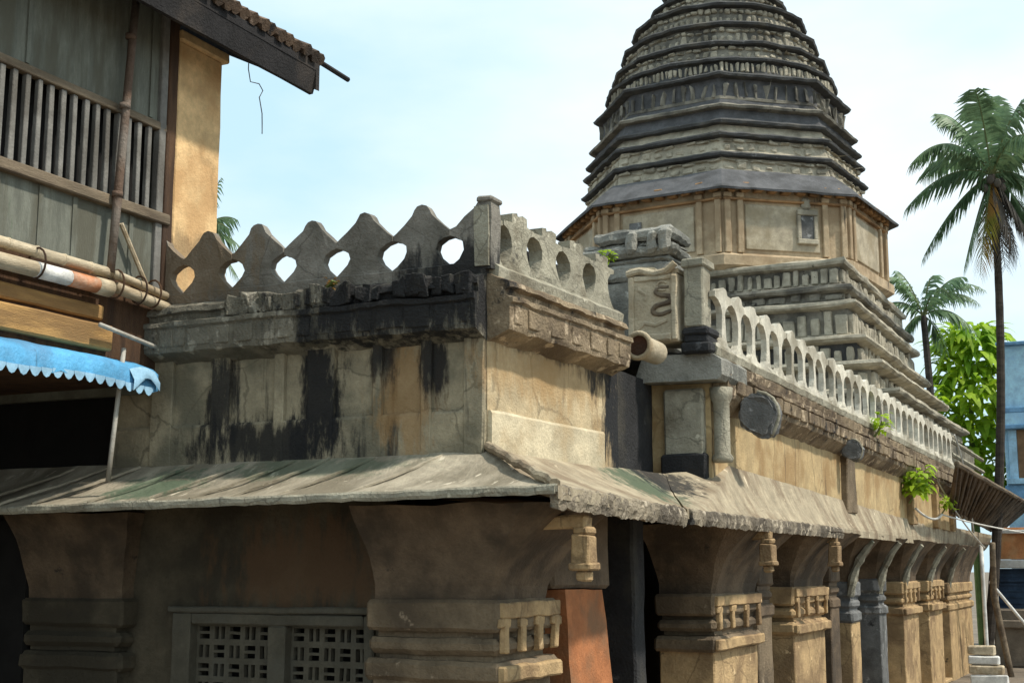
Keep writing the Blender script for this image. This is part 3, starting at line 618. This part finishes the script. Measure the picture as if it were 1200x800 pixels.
for (rl, rb_, z0, z1, m, mf, n, ml) in T:
    ns, a0 = (8, A0) if z0 < 16.7 else (16, A0)
    b = B(); b.rings([(rb_ + .06, z0), (rb_ - .0, z0 + .05), (rb_ - .10, z1 - .14)], TC, ns, a0); b.rough(.03, .4); t = b.build('tier', m, tw)
    b = B(); b.rings([(rb_ - .08, z1 - .17), (rl - .03, z1 - .15), (rl, z1 - .08), (rl - .08, z1 - .02), (rb_ - .2, z1 + .02)], TC, ns, a0)
    b.rough(.028, .25, 3.); b.build('lip', ml, t)
    if n:
        ha = math.pi / ns; a_ = (rb_ - .05) * math.cos(ha); hf = (rb_ - .05) * math.sin(ha); q = B()
        for sd_ in range(ns):
            M_ = Matrix.Translation((TC[0], TC[1], 0)) @ Matrix.Rotation(a0 + ha + sd_ * 2 * ha + math.pi / 2, 4, 'Z')
            if m == 't_gray': q.box(-hf - .03, hf + .03, -a_ - .05, -a_ + .1, z0 + .2, z0 + .3, 0, .01, rot=M_)
            rows_ = 1 if (m in ('t_dark', 't_gray')) else 2
            for row in range(rows_):
                hh = z1 - z0 - .22; za = z0 + .05 + (row * .62 * hh if rows_ == 2 else 0); zb = za + hh * ((.58, .34)[row] if rows_ == 2 else 1)
                for k in range(n):
                    u = -hf + (k + .5) * 2 * hf / n; wd = hf / n * (random.uniform(.5, .72) if row == 0 else random.uniform(.75, .98)); d_ = random.uniform(.05, .10)
                    if m == 't_gray': q.box(u - wd * .5, u + wd * .3, -a_ - .09, -a_ + .1, z0 + .28, z1 - .32, .09, .03, rot=M_)
                    else: q.box(u - wd, u + wd, -a_ - d_, -a_ + .1, za + random.uniform(0, .05), zb - random.uniform(0, .1), .04, .035, rot=M_)
        q.rough(.025, .2, 6., 1); q.build('frieze', mf, t)
b = B(); b.rings([(1.5, 20.7), (1.85, 20.85), (1.9, 21.0), (1.4, 21.3), (.9, 21.45), (.5, 21.7), (.62, 21.95), (.3, 22.3), (.08, 22.8)], TC, 16); b.build('finial', 't_dark', tw, True)

# ------------------------------------------------------------------ timber house on the left
hs = thing('timber_house', 'old grey boarded upper storey house with barred window and orange end pillar at left', 'house', (-4.3, -1, 0))
XW = -4.3
b = B(); b.box(XW - .06, XW, -9, .02, 7.42, 8.95); b.box(XW - .06, XW, -9, -.05, 5.45, 6.20); b.rough(.006, .5); b.build('wall', 'h_board', hs)
for y in (-2.0, -1.5, -.6, -2.6, -3.3):
    b = B(); b.box(XW - .01, XW + .018, y - .03, y + .03, 5.45, 6.19, .003); b.build('batten', 'h_board', hs)
for y in (-2.3, -.75, -.35):
    b = B(); b.box(XW - .01, XW + .02, y - .03, y + .03, 7.45, 8.9, .003); b.build('batten', 'h_board', hs)
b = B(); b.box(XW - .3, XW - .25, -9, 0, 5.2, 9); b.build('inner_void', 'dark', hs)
for y in (0, -8.95):
    b = B(); b.box(XW - 6, XW - .07, y - .05, y + .05, 4.2, 9); b.build('end_wall', 'h_board', hs)
fw = B(); fw.box(XW - .05, XW + .05, -9, -.06, 7.33, 7.43, .004, .01); fw = fw.build('window_frame', 'h_beam', hs)
for k in range(30):
    y = -.36 - .175 * k
    b = B(); b.box(XW - .035, XW + .03, y - .034, y + .034, 6.32, 7.33, .006, .008); b.build('bar', 'h_bar', fw)
b = B(); b.box(XW - .05, XW + .09, -9, .0, 6.20, 6.33, .004, .015); b.rough(.006, .4); b.build('sill_beam', 'h_beam', hs)
b = B(); b.box(XW - .05, XW + .05, -.22, -.1, 5.4, 8.9, .004, .01); b.rough(.006, .4); b.build('post', 'h_bar', hs)
b = B(); b.box(XW - .05, XW + .06, -.095, .07, 5.3, 8.9, .004, .01); b.rough(.008, .4); b.build('post', 'h_wood', hs)
b = B(); b.box(XW - .5, XW + .05, .075, .93, 5.1, 8.55, .006, .02); b.rough(.008, .5); pl = b.build('end_pillar', 'h_orange', hs)
b = B(); b.box(XW - .5, XW + .11, .05, .99, 8.552, 8.68, .004, .02); b.build('pillar_cap', 'h_orange', pl)
b = B(); b.tube([(XW + .15, -.84, 8.75), (XW + .15, -.93, 7.3), (XW + .15, -1.0, 6.2), (XW + .15, -1.05, 5.42)], [.045, .048, .05, .045], 10)
for z in (8.2, 7.35, 6.3): b.tube([(XW + .15, -.9 - (8.3 - z) * .05, z), (XW + .15, -.9 - (8.3 - z) * .05, z + .06)], .062, 10)
b.build('drain_pipe', 'rust', hs, True)
b = B(); b.tube([(XW + .07, -.83, 6.04), (XW + .1, -.39, 5.40)], .028, 7); b.build('strut', 'bamboo', hs)
b = B(); b.box(XW - .3, XW + .10, -9, -.9, 4.56, 4.84, .01, .02); b.rough(.012, .4); b.build('floor_board', 'plank', hs)
b = B(); b.box(XW - .3, XW + .06, -9, -1.0, 4.90, 5.06, .01, .02); b.rough(.012, .4); b.build('floor_board', 'plank', hs)
b = B(); b.box(XW - .3, XW + .0, -9, -.05, 4.36, 5.45); b.build('fascia_board', 'h_wood', hs)
b = B(); b.box(XW - 6, XW - .31, -9, .0, 4.3, 4.4); b.build('floor', 'h_wood', hs)
# roof slope: underside dark, tiles on top, ragged rim
def roof_pt(x, y, up=0): return (x, y, 8.83 + (-3.5 - x) * .5 + up)
b = B()
b.hexa([roof_pt(-3.5, -9, -.16), roof_pt(-3.5, 2.0, -.16), roof_pt(-9, 2.0, -.16), roof_pt(-9, -9, -.16), roof_pt(-3.5, -9, -.04), roof_pt(-3.5, 2.0, -.04), roof_pt(-9, 2.0, -.04), roof_pt(-9, -9, -.04)])
b.build('roof_boarding', 'h_roof', hs)
b = B(); b.hexa([(-3.56, -9, 8.36), (-3.56, 1.95, 8.36), (-3.62, 1.95, 8.36), (-3.62, -9, 8.36), (-3.5, -9, 8.70), (-3.5, 1.99, 8.70), (-3.58, 1.99, 8.70), (-3.58, -9, 8.70)]); b.rough(.01, .4); b.build('fascia', 'h_roof', hs)
b = B(); b.hexa([roof_pt(-3.5, 1.92, -.42), roof_pt(-3.5, 2.0, -.42), roof_pt(-9, 2.0, -.42), roof_pt(-9, 1.92, -.42), roof_pt(-3.5, 1.92, -.16), roof_pt(-3.5, 2.0, -.16), roof_pt(-9, 2.0, -.16), roof_pt(-9, 1.92, -.16)]); b.build('barge_board', 'h_roof', hs)
rt = B()
for r_ in range(7):
    for k in range(60):
        y = 1.98 - k * .185 + random.uniform(-.02, .02); x = -3.44 - r_ * .33 + random.uniform(-.03, .03)
        p0 = Vector(roof_pt(x, y, .02 + random.uniform(-.01, .02))); p1 = Vector(roof_pt(x - .42, y, .05))
        rt.tube([p0, p1], [.085, .07], 7)
rt.build('roof_tiles', 'tile', hs)
b = B(); b.tube([(-3.55, 1.6, 8.86), (-3.5, 2.7, 8.80)], .035, 7); b.build('purlin_end', 'h_roof', hs)
for y in (-6.2, -3.6, -1.2):
    b = B(); b.hexa([roof_pt(-3.6, y, -.30), roof_pt(-3.6, y + .1, -.30), roof_pt(-4.4, y + .1, -.30), roof_pt(-4.4, y, -.30), roof_pt(-3.6, y, -.17), roof_pt(-3.6, y + .1, -.17), roof_pt(-4.4, y + .1, -.17), roof_pt(-4.4, y, -.17)]); b.build('rafter', 'h_roof', hs)
b = B(); b.box(-9.5, -9.3, -9, .4, -1, 4.3).box(-9.3, -4.95, .36, .4, 3.2, 4.3); b.build('ground_floor_wall', 'dark', hs)  # painted near-black for the shade of the open ground floor
for y in (-5.2, -8.4):
    b = B(); b.box(XW - .15, XW + .05, y, y + .2, -1, 4.3, .01, .02); b.build('ground_floor_post', 'h_wood', hs)

# things fixed to or leaning on the house
def stick(name, pts, r, m, label, cat, group=None, knots=True, seg_=10):
    b = B(); b.tube(pts, r, seg_)
    if knots:
        a, c = Vector(pts[0]), Vector(pts[-1]); L_ = (c - a).length; n = int(L_ / .38)
        for k in range(1, n):
            p = a.lerp(c, k / n); d = (c - a).normalized() * .015; b.tube([p - d, p + d], r * 1.12, seg_)
    b.rough(.004, .3, 3., 2)
    return tag(b.build(name, m, None, True), label, cat, group)
stick('bamboo_pole', [(XW + .14, -6.5, 5.47), (XW + .12, -.95, 5.42)], .06, 'bamboo', 'pale bamboo pole lashed along the house, uppermost of the bundle above the orange pipe', 'pole', 'bamboo poles tied along the house')
stick('bamboo_pole', [(XW + .20, -1.02, 5.40), (XW + .16, -.12, 5.32)], .05, 'bamboo', 'short pale bamboo end piece tied beside the right end of the orange and white pipe', 'pole', 'bamboo poles tied along the house')
stick('bamboo_pole', [(XW + .18, -.98, 5.26), (XW + .17, -.10, 5.18)], .065, 'bamboo', 'thick short bamboo end below the strut at the house corner, lowest of the bundle', 'pole', 'bamboo poles tied along the house')
pp = thing('pipe', 'thick cream and orange striped pipe lying along the house above the ochre boards', 'pipe', (XW + .2, -6, 5.2))
b = B(); b.tube([(XW + .18, -6.5, 5.23), (XW + .18, -2.2, 5.23)], .085, 12); b.rough(.004, .4); b.build('pipe_section', 'bamboo', pp, True)
b = B(); b.tube([(XW + .18, -2.2, 5.23), (XW + .18, -1.72, 5.23)], .086, 12); b.build('pipe_section', 'white', pp, True)
b = B(); b.tube([(XW + .18, -1.72, 5.23), (XW + .18, -1.3, 5.23)], .086, 12); b.build('pipe_section', 'pipe_or', pp, True)
b = B(); b.tube([(XW + .18, -1.3, 5.23), (XW + .18, -1.08, 5.23)], .095, 12); b.build('coupling', 'bamboo', pp, True)
for y, lb in ((-2.18, 'dark rope lashing round the white end of the striped pipe, leftmost of the lashings'), (-1.0, 'dark rope lashing at the foot of the rusty drain pipe'), (-.62, 'dark rope lashing between drain pipe and slanting strut foot'), (-.38, 'dark rope lashing under the strut foot, rightmost of the lashings')):
    b = B(); b.tube([(XW + .19 + .12 * math.cos(t), y, 5.30 + .16 * math.sin(t)) for t in [k * 2 * math.pi / 14 for k in range(15)]], .012, 5)
    tag(b.build('rope_lashing', 'h_wood'), lb, 'rope', 'rope lashings on the pole bundle')
stick('metal_rod', [(XW + .22, -1.25, 4.80), (XW + .16, -.12, 4.68)], .025, 'rod', 'thin pale metal rod lying level just above the right end of the blue awning', 'rod', None, False)
stick('prop_pole', [(XW + .10, -.72, 4.62), (XW + .14, -.92, 3.12)], .028, 'rod', 'slender pale leaning pole standing on the stone eave under the blue awning', 'pole', None, False)
stick('metal_rod', [(XW + .16, -.2, 5.15), (XW + .14, -.04, 4.66)], .028, 'rod', 'short pale slanting rod joining bamboo bundle and temple cornice corner', 'rod', None, False)
# awning
aw = thing('awning', 'bright blue tarpaulin awning with scalloped white edged valance under the timber house', 'awning', (XW, -1, 4.3))
b = B()
n = 60; rows = []
for k in range(n + 1):
    y = -7 + k * (6.64 / n); dz = .02 * math.sin(y * 3)
    rows.append([b.bm.verts.new(p) for p in ((XW + .02, y, 4.50 + dz * .3), (XW + .22, y, 4.44 + dz), (XW + .30, y, 4.37 + dz), (XW + .31, y, 4.20 + dz * 1.5 - (.03 if k % 2 else 0)))])
for A, Q in zip(rows, rows[1:]):
    for i in range(3): b.bm.faces.new((A[i], Q[i], Q[i + 1], A[i + 1]))
b.rough(.022, .3, 2.2, 1); b.build('canopy', 'tarp', aw, True)
b = B()
for k in range(42):
    y = -7.0 + k * .156; y1 = y + .15
    b.poly([(0, .0), (.15, .0), (.15, -.03), (.11, -.085), (.075, -.10), (.04, -.085), (0, -.03)], (XW + .318, y, 4.215 + .02 * math.sin(y * 3)), (0, 1, 0), (0, 0, 1), (-1, 0, 0), .006)
b.build('valance', 'tarp_w', aw)
b = B(); rows = []
for k in range(9):
    t = k / 8 * math.pi * .9
    rows.append([b.bm.verts.new(p) for p in ((XW + .30, -.84 + .42 * k / 8, 4.36 + .05 * math.sin(t)), (XW + .36, -.82 + .43 * k / 8, 4.24 + .04 * math.sin(t)), (XW + .35, -.82 + .44 * k / 8, 4.17 - .05 * abs(math.cos(t)) + .12 * math.sin(t)))])
for A, Q in zip(rows, rows[1:]):
    for i in range(2): b.bm.faces.new((A[i], Q[i], Q[i + 1], A[i + 1]))
b.build('end_flap', 'tarp_w', aw, True)
# dangling wire under the roof
b = B(); b.tube([(-3.62, .62, 8.36), (-3.62, .62, 8.27), (-3.62, .67, 8.12), (-3.60, .82, 8.14), (-3.62, .93, 8.09), (-3.62, .86, 7.98), (-3.6, .9, 7.78), (-3.63, .95, 7.66), (-3.62, .94, 7.53)], .007, 5)
tag(b.build('wire', 'wire'), 'thin kinked wire dangling in the sky below the house roof end', 'wire')

# ------------------------------------------------------------------ palms and plants
CR, CD = Vector((.902, .432, 0)), Vector((-.432, .902, 0))    # picture right and depth directions
def frond(p0, p1, p2, m, parent, leaf=.55, n=34, droop=.75, ratio=.06, seed=0):
    rnd = random.Random(seed); b = B(); c = bez(p0, p1, p2, n)
    rb_ = B(); rb_.tube(c, [.035 * (1 - .85 * i / n) + .004 for i in range(n + 1)], 5)
    side0 = None
    for i in range(3, n + 1):
        d = (c[min(i + 1, n)] - c[max(i - 1, 0)]).normalized()
        s = d.cross(Vector((0, 0, 1)))
        if s.length < .15: s = side0 if side0 is not None else Vector((1, 0, 0))
        s.normalize(); side0 = s
        t = i / n; ln = leaf * (math.sin(math.pi * min(1, .12 + t * .82)) ** .6) * rnd.uniform(.85, 1.15)
        for sg in (-1, 1):
            if rnd.random() < .06: continue
            dirv = (s * sg * .8 + d * (.5 + .4 * t) + Vector((0, 0, -droop * rnd.uniform(.5, 1.2)))).normalized()
            a = c[i]; mid = a + dirv * ln * .5 + Vector((0, 0, .02)); tip = a + dirv * ln + Vector((0, 0, -.25 * ln * droop * 1.5))
            wv = d * ln * ratio + Vector((0, 0, .01))
            v = [b.bm.verts.new(q) for q in (a - wv * .6, a + wv * .6, mid + wv, tip, mid - wv)]
            b.bm.faces.new(v)
    o = b.build('frond', m, parent); rb_.build('rachis', 'rachis' if m != 'frond_d' else 'frond_d', o)
    return o
def palm(name, label, base, top, fr, trunk_r, lean=(0, 0, 0), group=None, leaf=.55, n=34, dead=0):
    t = thing(name, label, 'palm tree', base, group)
    b = B(); c = bez(base, (Vector(base) + Vector(top)) / 2 + Vector(lean), top, 40)
    b.tube(c, [trunk_r * (1.25 - .45 * i / 40) * (1 + .05 * (i % 2)) for i in range(41)], 10); b.build('trunk', 'trunk', t)
    for i, (r_, z, d, arch, m) in enumerate(fr):
        p0 = Vector(top); p2 = p0 + CR * r_ + CD * d + Vector((0, 0, z))
        hor = Vector((r_, d, 0)).length
        p1 = p0 + (CR * r_ + CD * d) * .5 + Vector((0, 0, z * .5 + arch))
        frond(p0, p1, p2, m, t, leaf, n, seed=i * 7 + int(abs(base[0] * 10)))
    return t
PT = (1.74, 33.56, 14.94)
F = 'frond'
pm = palm('coconut_palm', 'tall coconut palm with dark slim trunk and drooping grey dead fronds beside the tower', (.55, 34.9, -1), PT,
     [(-1.35, 2.35, .8, 1.0, F), (-.7, 2.6, -.9, .9, F), (.4, 2.9, .6, .7, F), (1.1, 2.5, -.6, .8, F), (2.2, 1.6, .4, 1.0, F), (2.6, .3, -.8, 1.3, F), (-2.75, .25, -.3, 1.75, F), (-2.75, -1.05, .4, 1.15, F),
      (-2.3, -2.7, .2, .75, F), (-1.6, .6, 2.2, 1.4, F), (1.5, .4, 2.2, 1.4, F), (.6, .2, -2.6, 1.5, F), (2.2, -1.2, .3, 1.1, F), (1.9, -2.4, .6, .7, F), (-.75, -3.5, -.5, .3, 'frond_y'), (-1.0, -3.1, .2, .4, F),
      (.15, -3.2, -.3, .1, 'frond_d'), (.75, -2.8, .2, .1, 'frond_d'), (1.2, -2.6, -.3, .2, 'frond_d'), (-.25, -2.6, .3, .1, 'frond_d'), (.45, -2.4, -.4, .1, 'frond_d')], .135, (.75, -.2, 0), leaf=.9, n=46)
b = B()
for k in range(9):
    a = k * .7; c = Vector(PT) + CR * .32 * math.cos(a) + CD * .32 * math.sin(a) + Vector((0, 0, -.25 - .12 * (k % 3)))
    b.tube([c + Vector((0, 0, z)) for z in (-.15, -.1, 0, .1, .15)], [.03, .1, .13, .1, .03], 8)
b.build('coconut', 'frond_d', pm, True)
PT2 = (-2.1, 43.1, 12.1)
palm('coconut_palm', 'smaller green palm half hidden between the tower base and the tall palm', (-1.9, 43.3, -1), PT2,
     [(-1.2, 1.6, 0, .8, F), (-.7, 2.0, .8, .6, F), (-1.7, .3, .4, .9, F), (-1.1, -1.2, -.3, .7, F), (.6, 1.7, .2, .9, F), (1.6, 1.5, -.4, .9, F), (2.3, .6, .3, 1.2, F), (2.0, -.6, 0, 1.0, F), (.4, .5, -2, 1.2, F), (1.0, -1.4, .5, .6, F), (2.6, 1.2, .5, 1.3, F)], .15, (.2, 0, 0), leaf=.7, n=30)
PT3 = (-13.9, 12.4, 9.7)
palm('coconut_palm', 'palm behind the orange pillar showing only a few leaf tips against the sky', (-14.2, 12.4, -1), PT3,
     [(.95, .55, 0, .5, F), (1.05, -.1, .4, .6, F), (.9, .2, -.5, .5, F), (.55, 1.5, 0, .2, F), (-1.5, .5, 0, .8, F), (-.5, 1.5, .5, .6, F), (-1.2, -1, 0, .6, F), (.1, .3, 1.6, .8, F), (1.0, -.8, .2, .5, F)], .15, (0, 0, 0), leaf=.45, n=20)
def leafblade(b, base, d, up, ln, wd, bend, rnd):
    c = bez(base, Vector(base) + Vector(d) * ln * .35 + Vector(up) * ln * .45, Vector(base) + Vector(d) * ln * .8 + Vector(up) * ln * (.6 - bend), 8)
    s = Vector(d).cross(Vector(up)).normalized()
    rows = []
    for i, p in enumerate(c):
        t = i / 8; w_ = wd * (math.sin(math.pi * (.06 + .92 * t)) ** .7) * rnd.uniform(.85, 1.1)
        rows.append([b.bm.verts.new(q) for q in (p - s * w_ + Vector((0, 0, -.12 * w_)), p, p + s * w_ + Vector((0, 0, -.12 * w_)))])
    for A, Q in zip(rows, rows[1:]):
        for k in range(2): b.bm.faces.new((A[k], A[k + 1], Q[k + 1], Q[k]))
rnd = random.Random(3)
bt = thing('leafy_tree', 'bright lime green broad leaved tree behind the slim palm trunk', 'tree', (-1.0, 47.5, -1))
b = B(); b.tube([(-1.0, 47.5, -1), (-1.1, 47.5, 5), (-1.0, 47.5, 9)], [.22, .17, .08], 9); b.build('trunk', 'lime_stem', bt)
b = B()
for k in range(1500):
    z = rnd.uniform(4.6, 12.2); t = (z - 4.6) / 7.6
    wd = 2.0 * (math.sin(math.pi * (.18 + .72 * t)) ** .8) + .35 * math.sin(z * 2.3)
    a = rnd.uniform(0, 2 * math.pi); rr = wd * rnd.uniform(.25, 1.0) ** .6
    ctr = Vector((-.9, 47.5, z)) + CR * rr * math.cos(a) * .98 + CD * rr * math.sin(a)
    d = (CR * math.cos(a) + CD * math.sin(a) + Vector((rnd.uniform(-.6, .6), rnd.uniform(-.6, .6), 0))).normalized()
    leafblade(b, ctr, d, (0, 0, 1), rnd.uniform(.5, 1.25), rnd.uniform(.09, .2), rnd.uniform(.3, 1.3), rnd)
b.build('crown', 'lime', bt)
def weed(ctr, r, n, label, m='lime'):
    rr = random.Random(int(ctr[1] * 10)); t = thing('wall_plant', label, 'plant', ctr)
    b = B()
    for k in range(n):
        a = rr.uniform(0, 2 * math.pi); e = rr.uniform(-.5, 1.2); q = r * rr.uniform(.2, 1)
        c = Vector(ctr) + Vector((math.cos(a) * q * .6 + .05, math.sin(a) * q, math.sin(e) * q * 1.3))
        leafblade(b, c, (math.cos(a), math.sin(a), 0), (0, 0, 1), rr.uniform(.5, .9) * r, r * rr.uniform(.13, .22), rr.uniform(.3, 1.2), rr)
    b.build('leaves', m, t)
    b = B()
    for k in range(4): b.tube(bez((ctr[0] - .15, ctr[1] + .05 * k, ctr[2] - r * .8), (ctr[0], ctr[1], ctr[2] - r * .3), (ctr[0] + .1, ctr[1] + r * .4 * (k - 1.5), ctr[2] + r * .5), 5), .012, 5)
    b.build('stem', 'lime_stem', t)
weed((.95, 20.3, 4.0), .42, 110, 'bright green weed on the ochre wall above the far eave, largest of the wall weeds')
weed((1.0, 15.9, 5.0), .26, 50, 'yellow green weed sprouting on the cornice below the white balusters')
weed((.95, 24.9, 3.75), .28, 50, 'small green weed low on the wall just right of the largest weed')
weed((.12, 3.05, 5.98), .13, 26, 'tiny yellow green tuft on top of the pierced parapet beside the relief block')
weed((-1.85, -.2, 5.22), .09, 18, 'small dull tuft rooted on the blackened front cornice under the merlons', 'frond_y')

# ------------------------------------------------------------------ right edge: blue house, tiled house, clutter
bh = thing('blue_house', 'sky blue painted house with dark ledge and brown shuttered window at right edge', 'house', (1, 40, 0))
b = B(); b.box(1.0, 10, 40, 50, -1, 10.2, 0, .03); b.build('wall', 'blue', bh)
b = B(); b.box(.9, 10.1, 39.75, 50, 10.2, 10.32, 0, .02); b.build('roof_edge', 'blue_d', bh)
b = B(); b.box(.85, 10.1, 39.7, 40.0, 7.72, 7.9, 0, .02).box(.9, 10.1, 39.6, 40.0, 7.12, 7.26, 0, .02); b.build('ledge', 'blue_d', bh)
b = B(); b.box(.87, 10.05, 39.72, 40.0, 7.262, 7.718, 0, .02); b.build('ledge_band', 'blue', bh)
for x0 in (1.15, 4.2):
    b = B(); b.box(x0, x0 + .28, 39.88, 40.0, 5.35, 7.1).box(x0 + 1.7, x0 + 1.98, 39.88, 40.0, 5.35, 7.1).box(x0 - .1, x0 + 2.08, 39.8, 40.0, 5.15, 5.348); wf2 = b.build('window', 'blue_l', bh)
    b = B(); b.box(x0 + .29, x0 + 1.69, 39.93, 39.99, 5.35, 7.1); b.build('shutter', 'shutter', wf2)
b = B(); b.box(.95, 10.1, 39.9, 40, 4.4, 5.1); b.build('shadow_band', 'blue_d', bh)  # dark blue strip painted as the shadow below the window

th = thing('tiled_house', 'low house with brown ribbed tile eave, orange wall and dark blue shutter at far right', 'house', (2, 34, 0))
o0, o1, i0, i1 = Vector((1.75, 21.5, 4.62)), Vector((1.75, 40, 4.40)), Vector((.92, 26.3, 3.68)), Vector((.92, 37, 3.36))
b = B(); b.hexa([i0, o0, o1, i1, i0 + Vector((0, 0, .06)), o0 + Vector((0, 0, .06)), o1 + Vector((0, 0, .06)), i1 + Vector((0, 0, .06))]); b.rough(.02, .4); rf = b.build('roof', 'shed', th)
b = B()
for k in range(22):
    t = k / 21; b.tube([i0.lerp(i1, t) - Vector((0, 0, .03)), o0.lerp(o1, t) - Vector((0, 0, .03))], .05, 6)
b.rough(.05, .3, 3., 1); b.build('tile_ribs', 'shed', rf)
b = B(); b.tube([o0, o1], .07, 7); b.tube([i0, i1], .06, 7); b.rough(.02, .2); b.build('eave_edge', 'h_beam', rf)
b = B(); b.box(.95, 8, 36.2, 36.5, 2.45, 3.5, 0, .02); b.build('wall', 'or_wall', th)
b = B(); b.box(.9, 8, 36.0, 36.5, 3.3, 3.42, 0, .02).box(.8, 8, 36.0, 36.6, 2.16, 2.44, 0, .03); b.build('lintel', 'white', th)
b = B(); b.box(.9, 8, 36.3, 36.5, .85, 2.15); sh = b.build('shutter', 'navy', th)
b = B()
for z in (1.0, 1.2, 1.4, 1.6, 1.8, 2.0): b.box(.95, 8, 36.26, 36.3, z, z + .05)
b.box(1.0, 8, 36.22, 36.26, 1.72, 1.8); b.build('shutter_slats', 'navy', sh)
b = B(); b.box(.8, 8, 35.4, 36.6, -1, .84, 0, .04).box(.9, 8, 35.2, 35.4, .25, .5, 0, .03); b.build('plinth', 'ground', th)
stick('bamboo_pole', [(1.45, 30.5, 2.9), (1.35, 31.0, 1.4), (1.7, 31.2, -1)], [.09, .10, .09], 'h_beam', 'brown crooked pole standing upright past the last temple pillar', 'pole', None, False)
stick('bamboo_pole', [(1.15, 30.3, 2.85), (1.12, 30.6, -1)], .06, 'white', 'white painted upright pole against the end of the temple eave', 'pole', None, False)
stick('bamboo_pole', [(1.15, 32.0, 1.75), (3.0, 33.8, -1)], .05, 'white', 'white slanting pole leaning in front of the dark blue shutter', 'pole', None, False)
for i in range(5):
    z = -1 + i * .24
    b = B(); b.box(1.35 - .02 * i, 2.35 - .1 * i, 25.0 + .05 * i, 25.4 + .03 * i, z + .002, z + .235, .02, .03); b.rough(.01, .2)
    tag(b.build('plank', 'white' if i % 2 else 'bamboo'), ['pale plank lying on the ground, lowest of the pile by the temple end', 'white plank second from the ground in the pile by the temple end', 'pale plank in the middle of the pile by the temple end',
        'white plank fourth up in the pile by the temple end', 'pale plank topmost on the pile by the temple end'][i], 'plank', 'planks piled at the temple end')
def cable(pts, m, r, label):
    b = B(); b.tube(pts, r, 5); tag(b.build('cable', m), label, 'cable', 'cables at the far end of the temple')
cable(bez((.85, 23.5, 4.7), (1.0, 26, 3.6), (1.3, 29.9, 2.75), 10), 'cable', .022, 'white cable slanting down to the end of the far eave')
cable(bez((.9, 24.5, 3.55), (1.4, 29, 3.3), (3.2, 36, 3.1), 10), 'cable', .022, 'white cable running level to the orange wall')
cable(bez((.9, 20.6, 3.55), (1.05, 22, 3.2), (.98, 24, 3.5), 10), 'cable', .03, 'pale looped cable hanging below the largest wall weed')
cable(bez((.9, 27.8, 5.9), (1.1, 28.5, 5.0), (1.0, 30, 3.2), 10), 'cable', .028, 'white cable dropping from the end of the balustrade')
for i in range(3):
    y = 28.3
    b = B(); b.tube([(.82, 27.6, 5.72 - i * .38), (.9, 34.0, 5.60 - i * .38)], .06, 6); tag(b.build('rail', 'niche'), ['pale roof rail past the balustrade end, topmost of three', 'pale roof rail past the balustrade end, middle of three', 'pale roof rail past the balustrade end, lowest of three'][i], 'rail', 'rails past the balustrade end')
